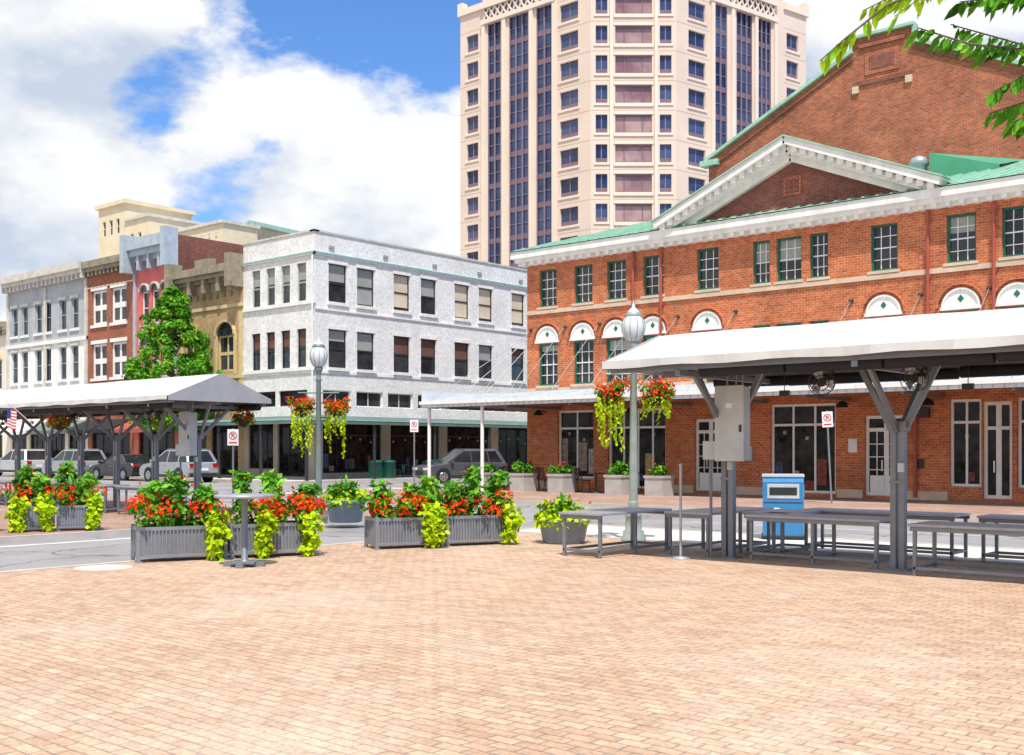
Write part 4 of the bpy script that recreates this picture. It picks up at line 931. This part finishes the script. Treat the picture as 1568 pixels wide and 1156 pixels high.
# ------------------------------------------------------------ signs
def sign(x,y,h,ang,lean=0):
    mb=MB(); mb.M=frame(x,y,ang)@Matrix.Rotation(lean,4,'Y')
    mb.box(-0.025,0.025,0,0.03,0,h,'steel_grey')
    w,hh=0.155,0.23; z=h-0.26
    mb.box(-w,w,-0.012,-0.001,z-hh,z+hh,'sign_white')
    n=24; zc=z+0.05
    for i in range(n):
        t0=2*math.pi*i/n; t1=2*math.pi*(i+1)/n
        mb.face([(0.115*math.cos(t0),-0.015,zc+0.115*math.sin(t0)),(0.115*math.cos(t1),-0.015,zc+0.115*math.sin(t1)),(0.09*math.cos(t1),-0.015,zc+0.09*math.sin(t1)),(0.09*math.cos(t0),-0.015,zc+0.09*math.sin(t0))],'sign_red')
    mb.obox((-0.075,-0.016,zc+0.075),(0.075,-0.016,zc-0.075),0.002,0.022,'sign_red',up=(0,0,1))
    mb.box(-0.04,-0.018,-0.0145,-0.0125,zc-0.06,zc+0.06,'dark_metal'); mb.box(-0.018,0.035,-0.0145,-0.0125,zc+0.04,zc+0.06,'dark_metal'); mb.box(-0.018,0.035,-0.0145,-0.0125,zc-0.01,zc+0.01,'dark_metal'); mb.box(0.02,0.04,-0.0145,-0.0125,zc,zc+0.05,'dark_metal')
    mb.box(-0.11,0.11,-0.015,-0.0125,z-0.17,z-0.13,'sign_red')
    mb.build('no_parking_sign')
sign(-14.3,31.0,2.75,35,lean=-0.05); sign(-30.3,29.4,2.75,40); sign(-26.5,18.6,2.2,45)

# ------------------------------------------------------------ concrete planters, cafe furniture
for i,x in enumerate((-29.3,-27.35,-25.5,-22.9,-21.2)):
    mb=MB(); mb.M=frame(x,32.3,0)
    mb.box(-0.36,0.36,-0.36,0.36,0,0.68,'concrete_planter'); mb.box(-0.39,0.39,-0.39,0.39,0.61,0.7,'concrete_planter')
    mb.box(-0.32,0.32,-0.32,0.32,0.701,0.71,'soil')
    for _ in range(10): clump(mb,(U(-.25,.25),U(-.25,.25),0.76+U(0,.3 if i%2 else .15)),0.17,34,0.1,G+['leaf_light'],1.6)
    if i in (2,4): 
        for _ in range(15): mb.leaf((U(-.4,.4),U(-.4,.2),0.9+U(0,.25)),0.08,'petal_red',1)
    mb.build('concrete_planter')
def chair(x,y,ang,m='dark_metal'):
    mb=MB(); mb.M=frame(x,y,ang)
    mb.box(-0.2,0.2,-0.2,0.2,0.44,0.465,m)
    for a in (-0.18,0.18):
        mb.cyl((a,-0.19,0),(a,-0.17,0.45),0.016,0.016,m,6); mb.cyl((a,0.21,0),(a,0.17,0.45),0.016,0.016,m,6); mb.cyl((a,0.18,0.45),(a,0.24,0.88),0.016,0.016,m,6)
    mb.cyl((-0.18,0.24,0.88),(0.18,0.24,0.88),0.016,0.016,m,6)
    for i in range(-2,3): mb.cyl((i*0.06,0.18,0.46),(i*0.06,0.235,0.88),0.009,0.009,m,5)
    mb.build('cafe_chair')
def ctable(x,y,m='dark_metal'):
    mb=MB(); mb.lathe((x,y,0),[(0.001,0.74),(0.34,0.74),(0.34,0.71),(0.03,0.70),(0.03,0.06),(0.22,0.03),(0.22,0)],m,18); mb.build('cafe_table')
for x,y in ((-24.2,32.7),(-26.4,33.2),(-28.3,33.2),(-23.4,33.9),(-30.4,33.4),(-30.6,36.0)):
    ctable(x,y); chair(x-0.6,y,90); chair(x+0.6,y+0.1,-80)
for x,y in ((-45.4,48.0),(-45.4,50.6),(-45.8,43.6)):
    ctable(x,y,'green_can'); chair(x+0.1,y-0.7,180,'green_can'); chair(x,y+0.7,0,'green_can')
for i,y in enumerate((41.0,42.0,45.2,46.1)):
    mb=MB(); mb.lathe((-45.3,y,0),[(0.30,0),(0.33,0.05),(0.36,0.85),(0.40,0.88),(0.40,0.95),(0.2,1.02),(0.18,0.98)],'green_can',18)
    for k in range(18):
        t=2*math.pi*k/18; mb.box(-45.3+0.36*math.cos(t)-0.012,-45.3+0.36*math.cos(t)+0.012,y+0.36*math.sin(t)-0.012,y+0.36*math.sin(t)+0.012,0.06,0.88,'green_can')
    mb.build('litter_barrel')

# ------------------------------------------------------------ vehicles
def car(x,y,ang,col,kind='suv'):
    if kind=='suv':
        L,Wd,H=4.6,1.84,1.70; belt=1.06
        prof=[(-2.2,0.33),(-2.28,0.5),(-2.3,0.8),(-2.22,1.0),(-2.12,belt),(0.95,belt),(1.15,1.03),(1.95,0.93),(2.2,0.80),(2.3,0.60),(2.28,0.36),(2.1,0.26),(-2.0,0.26)]
        gb=(-2.12,1.1); gt=(-1.78,0.15); wx=1.38; r=0.35
    else:
        L,Wd,H=4.75,1.82,1.45; belt=0.95
        prof=[(-2.3,0.33),(-2.37,0.5),(-2.36,0.8),(-2.25,0.97),(-1.6,1.0),(-1.5,belt+0.03),(0.85,belt),(1.1,0.93),(2.0,0.80),(2.3,0.68),(2.38,0.5),(2.3,0.3),(2.1,0.24),(-2.1,0.24)]
        gb=(-1.75,1.1); gt=(-0.95,0.15); wx=1.42; r=0.33
    mb=MB(); mb.M=frame(x,y,ang,-0.12)
    hw=Wd/2; n=len(prof); lay=[(-hw+0.0,0.9,0.03),(-hw+0.06,0.985,0.0),(-hw*0.5,1.0,0),(0,1.005,0),(hw*0.5,1.0,0),(hw-0.06,0.985,0),(hw,0.9,0.03)]
    P=[]
    for yy,sc,_ in lay:
        for px,pz in prof: 
            zz=pz if pz<0.7 else (0.7+(pz-0.7)*(sc if sc<1 else 1.0+0.12*(sc-1.0)))
            P.append((px*(0.985 if sc<0.95 else (0.995 if sc<1 else 1)),yy,zz))
    I=[]
    for k in range(len(lay)-1):
        for i in range(n): I.append((k*n+i,k*n+(i+1)%n,(k+1)*n+(i+1)%n,(k+1)*n+i))
    I.append(tuple(range(n))); I.append(tuple(range((len(lay)-1)*n,len(lay)*n))[::-1])
    mb.grid(P,I,col)
    b=belt-0.03; t=H-0.07; wb=hw-0.07; wt=hw-0.26
    V=[(gb[0],-wb,b),(gb[1],-wb,b),(gb[1],wb,b),(gb[0],wb,b),(gt[0],-wt,t),(gt[1],-wt,t),(gt[1],wt,t),(gt[0],wt,t)]
    mb.grid(V,[(0,1,5,4),(1,2,6,5),(2,3,7,6),(3,0,4,7),(4,5,6,7)],'car_glass')
    rf=[]
    for f,zz in ((1.02,t+0.0),(0.98,t+0.05),(0.8,H)):
        cx=(gt[0]+gt[1])/2; hl=(gt[1]-gt[0])/2
        rf+=[(cx-hl*f-0.02,-wt*f,zz),(cx+hl*f,-wt*f,zz),(cx+hl*f,wt*f,zz),(cx-hl*f-0.02,wt*f,zz)]
    mb.grid(rf,[(k*4+i,k*4+(i+1)%4,(k+1)*4+(i+1)%4,(k+1)*4+i) for k in range(2) for i in range(4)]+[(8,9,10,11),(3,2,1,0)],col)
    for sg in (-1,1):
        mb.obox((gb[1],sg*wb,b),(gt[1],sg*wt,t),0.07,0.07,col); mb.obox((gb[0],sg*wb,b),(gt[0],sg*wt,t),0.1 if kind=='suv' else 0.08,0.16,col)
        for fx in ((-0.25,-0.22),(-1.25,-1.2)) if kind=='suv' else ((-0.25,-0.22),):
            mb.obox((fx[0],sg*(wb+0.003),b),(fx[1],sg*(wt+0.003),t),0.05,0.05,col)
        if kind=='suv': mb.cyl((gt[0]+0.1,sg*(wt-0.03),H+0.03),(gt[1]-0.1,sg*(wt-0.03),H+0.03),0.018,0.018,'chrome',6)
        mb.box(0.85,1.0,sg*(hw+0.08)-0.08,sg*(hw+0.08)+0.08,belt-0.02,belt+0.13,col)
        for x_ in (-wx,wx):
            mb.cyl((x_,sg*(hw-0.05),r+0.02),(x_,sg*(hw+0.012),r+0.02),r+0.075,r+0.075,'tyre',20)
            mb.cyl((x_,sg*(hw-0.2),r),(x_,sg*(hw+0.03),r),r,r-0.01,'tyre',20)
            mb.cyl((x_,sg*(hw+0.028),r),(x_,sg*(hw+0.04),r),r*0.66,r*0.62,'rim',14)
            for q in range(5):
                a_=q*1.2566; mb.box(x_+0.13*math.cos(a_)-0.025,x_+0.13*math.cos(a_)+0.025,sg*(hw+0.042)-0.004,sg*(hw+0.042)+0.004,r+0.13*math.sin(a_)-0.03,r+0.13*math.sin(a_)+0.03,'tyre')
        mb.box(-wx+r+0.1,wx-r-0.1,sg*(hw-0.0)-0.012,sg*(hw-0.0)+0.012,0.28,0.42,'dark_metal')
        mb.box(-L/2-0.02 if kind=='suv' else -L/2+0.0,-L/2+0.16,sg*(hw-0.22)-0.14,sg*(hw-0.22)+0.14,0.78,1.0 if kind=='suv' else 0.92,'tail_red')
        mb.box(L/2-0.26,L/2-0.02,sg*(hw-0.3)-0.2,sg*(hw-0.3)+0.2,0.68,0.80,'sign_white')
        for hx in (-0.1,-1.0): mb.box(hx-0.09,hx+0.09,sg*(hw+0.005)-0.015,sg*(hw+0.005)+0.015,belt-0.16,belt-0.13,'chrome')
    mb.box(L/2-0.08,L/2+0.012,-0.45,0.45,0.42,0.66,'dark_metal'); mb.box(-L/2-0.025,-L/2+0.02,-0.26,0.26,0.62,0.76,'sign_white')
    mb.box(-L/2-0.03,-L/2+0.05,-hw+0.1,hw-0.1,0.32,0.5,'dark_metal')
    mb.build('parked_suv' if kind=='suv' else 'parked_car')
car(-39.2,41.3,250,'car_grey'); car(-70.3,33.3,182,'car_white'); car(-63.3,33.2,180,'car_silver'); car(-57.3,33.0,180,'car_black','sedan'); car(-51.9,33.0,181,'car_silver')
car(-78,33.2,180,'car_grey','sedan'); car(-88,33.2,180,'car_black')

# ------------------------------------------------------------ trees
def limb(mb,pts,r0,r1,n=8):
    k=len(pts)-1
    for i in range(k):
        a=r0+(r1-r0)*i/k; b=r0+(r1-r0)*(i+1)/k; mb.cyl(pts[i],pts[i+1],a,b,'bark',n)
def street_tree():
    mb=MB(); x,y=-57.6,36.2
    limb(mb,[(x,y,0),(x+0.05,y,1.5),(x-0.05,y+0.05,3),(x+0.1,y,5),(x,y,7.5),(x,y,9.8)],0.17,0.03)
    for i in range(22):
        z=3+i*0.3; t=i*2.4; L=max(0.5,(2.0 if z<6.5 else 2.0*(10.9-z)/4.4))
        limb(mb,[(x,y,z),(x+math.cos(t)*L*0.5,y+math.sin(t)*L*0.5,z+0.35),(x+math.cos(t)*L,y+math.sin(t)*L,z+0.9)],0.05,0.012,5)
    for i in range(260):
        f=U(0,1)**1.15; z=2.9+f*8.1
        rad=2.75*math.sin(math.pi*min(1,(0.22+0.75*f)))**0.7 if f<0.4 else 2.7*(1-((f-0.38)/0.63)**1.5)
        rad=max(0.15,rad); t=U(0,6.28); q=rad*math.sqrt(U(0.25,1.0))*U(0.85,1.12)
        c=(x+q*math.cos(t),y+q*math.sin(t),z)
        mats=random.choice([['leaf_dark','leaf_mid'],['leaf_mid','leaf_mid','leaf_light'],['leaf_light','leaf_mid'],['leaf_light','leaf_bright','leaf_mid']])
        clump(mb,c,U(0.28,0.5),75,0.16,mats,1.3,0.7)
    mb.build('street_tree')
street_tree()
def cam(r,d,z): a=W(r,d); return Vector((a[0],a[1],z))
def near_tree():
    mb=MB()
    T=[cam(3.9,3.9,0),cam(3.85,3.9,1.2),cam(3.75,3.95,2.3),cam(3.6,3.95,3.2),cam(3.9,3.6,4.2),cam(4.2,3.3,5.2)]
    limb(mb,T,0.16,0.06,12)
    def pts(L): return [cam(*p) for p in L]
    def twig(L,r0,r1,dens=20,size=0.08,mats=None,droop=1.0):
        P=pts(L); limb(mb,P,r0,r1,6)
        mats=mats or ['leaf_bright','leaf_bright','leaf_light']
        for i in range(len(P)-1):
            seg=P[i+1]-P[i]; n=max(2,int(seg.length*dens))
            for j in range(n):
                p=P[i]+seg*((j+U(0,0.6))/n); s=1 if j%2 else -1
                side=seg.normalized().cross(Vector((0,0,1)))*s
                dd=seg.normalized()*0.5+side*U(0.2,0.8)+Vector((U(-.2,.2),U(-.2,.2),-U(0.3,1.2)*droop))+Rt*U(-.4,.4)
                nn=Fw*-1+Vector((U(-.9,.9),U(-.9,.9),U(-.3,.9)))
                nn=nn-dd.normalized()*nn.dot(dd.normalized())
                l=size*U(0.65,1.25); mb.leaf6(p,l,l*U(0.28,0.38),random.choice(mats),nn,dd)
    limb(mb,pts([(3.6,3.95,3.2),(3.0,3.9,3.32),(2.4,3.9,3.38),(1.9,3.95,3.36)]),0.045,0.012,8)
    limb(mb,pts([(3.65,3.95,2.9),(2.9,4.0,3.12),(2.3,4.0,3.1)]),0.035,0.012,8)
    twig([(2.0,3.95,3.37),(1.6,4.0,3.30),(1.35,4.0,3.20),(1.2,4.0,3.08),(1.11,4.0,3.0)],0.007,0.002,46)
    twig([(1.9,3.95,3.36),(1.6,4.02,3.34),(1.42,4.05,3.27),(1.28,4.05,3.2)],0.005,0.002,42)
    twig([(1.75,4.0,3.34),(1.5,3.95,3.24),(1.36,3.95,3.14)],0.003,0.0015,40)
    M2=['leaf_mid','leaf_light','leaf_dark','leaf_mid']
    twig([(2.3,4.0,3.1),(1.95,4.0,3.03),(1.65,4.0,3.06),(1.46,4.0,3.12)],0.008,0.002,85,mats=M2)
    twig([(2.1,4.0,3.07),(1.85,3.98,2.95),(1.72,3.98,2.88)],0.005,0.002,80,mats=M2)
    twig([(2.0,4.05,3.0),(1.85,4.05,3.08),(1.6,4.05,3.15)],0.005,0.002,60,mats=M2)
    twig([(2.3,4.0,3.0),(2.0,4.0,2.86),(1.80,4.0,2.78)],0.006,0.002,95,mats=M2)
    twig([(2.2,4.0,2.95),(2.0,3.95,2.80),(1.84,3.95,2.76)],0.005,0.002,95,mats=M2)
    twig([(2.2,4.0,2.95),(1.95,4.1,2.9),(1.76,4.1,2.84)],0.005,0.002,80,mats=M2)
    twig([(2.2,3.9,2.9),(2.0,3.9,2.84),(1.86,3.9,2.72)],0.005,0.002,80,mats=M2)
    twig([(2.35,4.0,3.33),(2.0,4.02,3.27),(1.8,4.02,3.24),(1.62,4.02,3.22)],0.006,0.002,85,mats=M2)
    twig([(2.1,3.9,3.30),(1.85,3.9,3.22),(1.68,3.9,3.2)],0.006,0.002,70,mats=M2)
    for i in range(60):
        c=cam(4.7+U(-0.5,1.4),2.6+U(-1.4,0.8),4.4+U(-0.6,1.4)); clump(mb,c,0.4,45,0.07,M2,1.7)
    mb.build('overhanging_tree')
near_tree()

# ------------------------------------------------------------ flag, hanging flowers on left canopy
mb=MB(); fx,fy,fz=-29.3,13.95,2.62
mb.cyl((fx,fy+0.25,2.25),(fx-0.05,fy-0.55,2.95),0.013,0.013,'white_paint',6)
for i in range(13):
    for j in range(8):
        x0=fx-0.02+0.06*j; x1=x0+0.06; a=0.03*math.sin(j*0.9); b=0.03*math.sin((j+1)*0.9); z=2.7-i*0.04-0.01*j
        m='flag_blue' if (i<7 and j<3) else ('sign_red' if i%2==0 else 'sign_white')
        mb.face([(x0,fy-0.45+a,z),(x1,fy-0.45+b,z-0.01),(x1,fy-0.45+b,z-0.05),(x0,fy-0.45+a,z-0.04)],m)
mb.build('flag')
for (x,y,z) in ((-28.7,14.6,2.3),(-23.6,16.9,2.35),(-33.5,14.6,2.3)):
    mb=MB()
    mb.lathe((x,y,z),[(0.001,-0.2),(0.13,-0.15),(0.2,0)],'soil',12)
    for i in range(3):
        t=2.1*i; mb.cyl((x+0.2*math.cos(t),y+0.2*math.sin(t),z),(x,y,z+0.4),0.005,0.005,'dark_metal',4)
    for i in range(14):
        t=U(0,6.28); p=Vector((x+0.2*math.cos(t),y+0.2*math.sin(t),z+U(-.05,.15))); clump(mb,p,0.1,20,0.06,G)
        for _ in range(16):
            d=Vector((U(-1,1),U(-1,1),U(-0.4,1))).normalized(); mb.leaf(p+d*0.13,0.055,random.choice(RD),1,nrm=d)
    mb.build('hanging_flower_basket')

# ------------------------------------------------------------ sun, sky, camera
S=Vector((1.0,-0.90,2.55)).normalized()
ld=bpy.data.lights.new('sun','SUN'); ld.energy=5.0; ld.angle=math.radians(0.5); ld.color=(1.0,0.95,0.86)
lo=bpy.data.objects.new('sun',ld); bpy.context.scene.collection.objects.link(lo); lo.rotation_euler=S.to_track_quat('Z','Y').to_euler(); lo.location=(20,-20,60)
el=math.asin(S.z); az=math.atan2(S.x,S.y)
w=bpy.data.worlds.new("World"); bpy.context.scene.world=w; w.use_nodes=True; nt=w.node_tree
bg=nt.nodes['Background']; bg.inputs[1].default_value=0.14
sky=N(nt,'ShaderNodeTexSky'); sky.sky_type='NISHITA'; sky.sun_disc=False; sky.sun_elevation=el; sky.sun_rotation=az; sky.altitude=300; sky.air_density=1.0; sky.dust_density=0.4; sky.ozone_density=2.0
tc=N(nt,'ShaderNodeTexCoord')
mp=N(nt,'ShaderNodeMapping'); nt.links.new(tc.outputs['Generated'],mp.inputs[0]); mp.inputs['Scale'].default_value=(1,1,1.7); mp.inputs['Location'].default_value=(0.35,0.2,0.1)
def cl(vec,sc,det,ro=0.55):
    n=N(nt,'ShaderNodeTexNoise',Scale=sc,Detail=det,Roughness=ro); nt.links.new(vec,n.inputs[0]); return n.outputs[0]
n1=cl(mp.outputs[0],2.4,9.0,0.56)
off=N(nt,'ShaderNodeVectorMath',operation='ADD'); nt.links.new(mp.outputs[0],off.inputs[0]); off.inputs[1].default_value=(0.03,-0.03,0.09)
n2=cl(off.outputs[0],2.4,6.0,0.56)
dt=N(nt,'ShaderNodeVectorMath',operation='DOT_PRODUCT'); nt.links.new(tc.outputs['Generated'],dt.inputs[0]); dt.inputs[1].default_value=(-0.75,-0.65,-0.25)
ma=N(nt,'ShaderNodeMath',operation='MULTIPLY_ADD'); nt.links.new(dt.outputs['Value'],ma.inputs[0]); ma.inputs[1].default_value=0.15; nt.links.new(n1,ma.inputs[2])
mask=ramp(nt,ma.outputs[0],0.437,(0,0,0),0.482,(1,1,1))
sub=N(nt,'ShaderNodeMath',operation='SUBTRACT'); nt.links.new(n1,sub.inputs[0]); nt.links.new(n2,sub.inputs[1])
ad=N(nt,'ShaderNodeMath',operation='ADD'); nt.links.new(sub.outputs[0],ad.inputs[0]); ad.inputs[1].default_value=0.5
shade=ramp(nt,ad.outputs[0],0.42,(4.3,4.9,5.9),0.53,(7.1,7.15,7.2))
skyc=mixrgb(nt,'MULTIPLY',1.0,sky.outputs[0],(0.72,1.05,1.45))
nt.links.new(mixrgb(nt,'MIX',mask,skyc,shade),bg.inputs[0])

cd=bpy.data.cameras.new('camera'); co=bpy.data.objects.new('camera',cd); bpy.context.scene.collection.objects.link(co)
co.location=(0,0,1.6); co.rotation_euler=(math.radians(90),0,math.asin(0.6538)); cd.sensor_width=36; cd.lens=39.03; cd.shift_y=0.0702; cd.clip_end=3000; cd.clip_start=0.05
sc=bpy.context.scene; sc.camera=co
sc.view_settings.view_transform='Standard'; sc.view_settings.look='None'; sc.view_settings.exposure=0
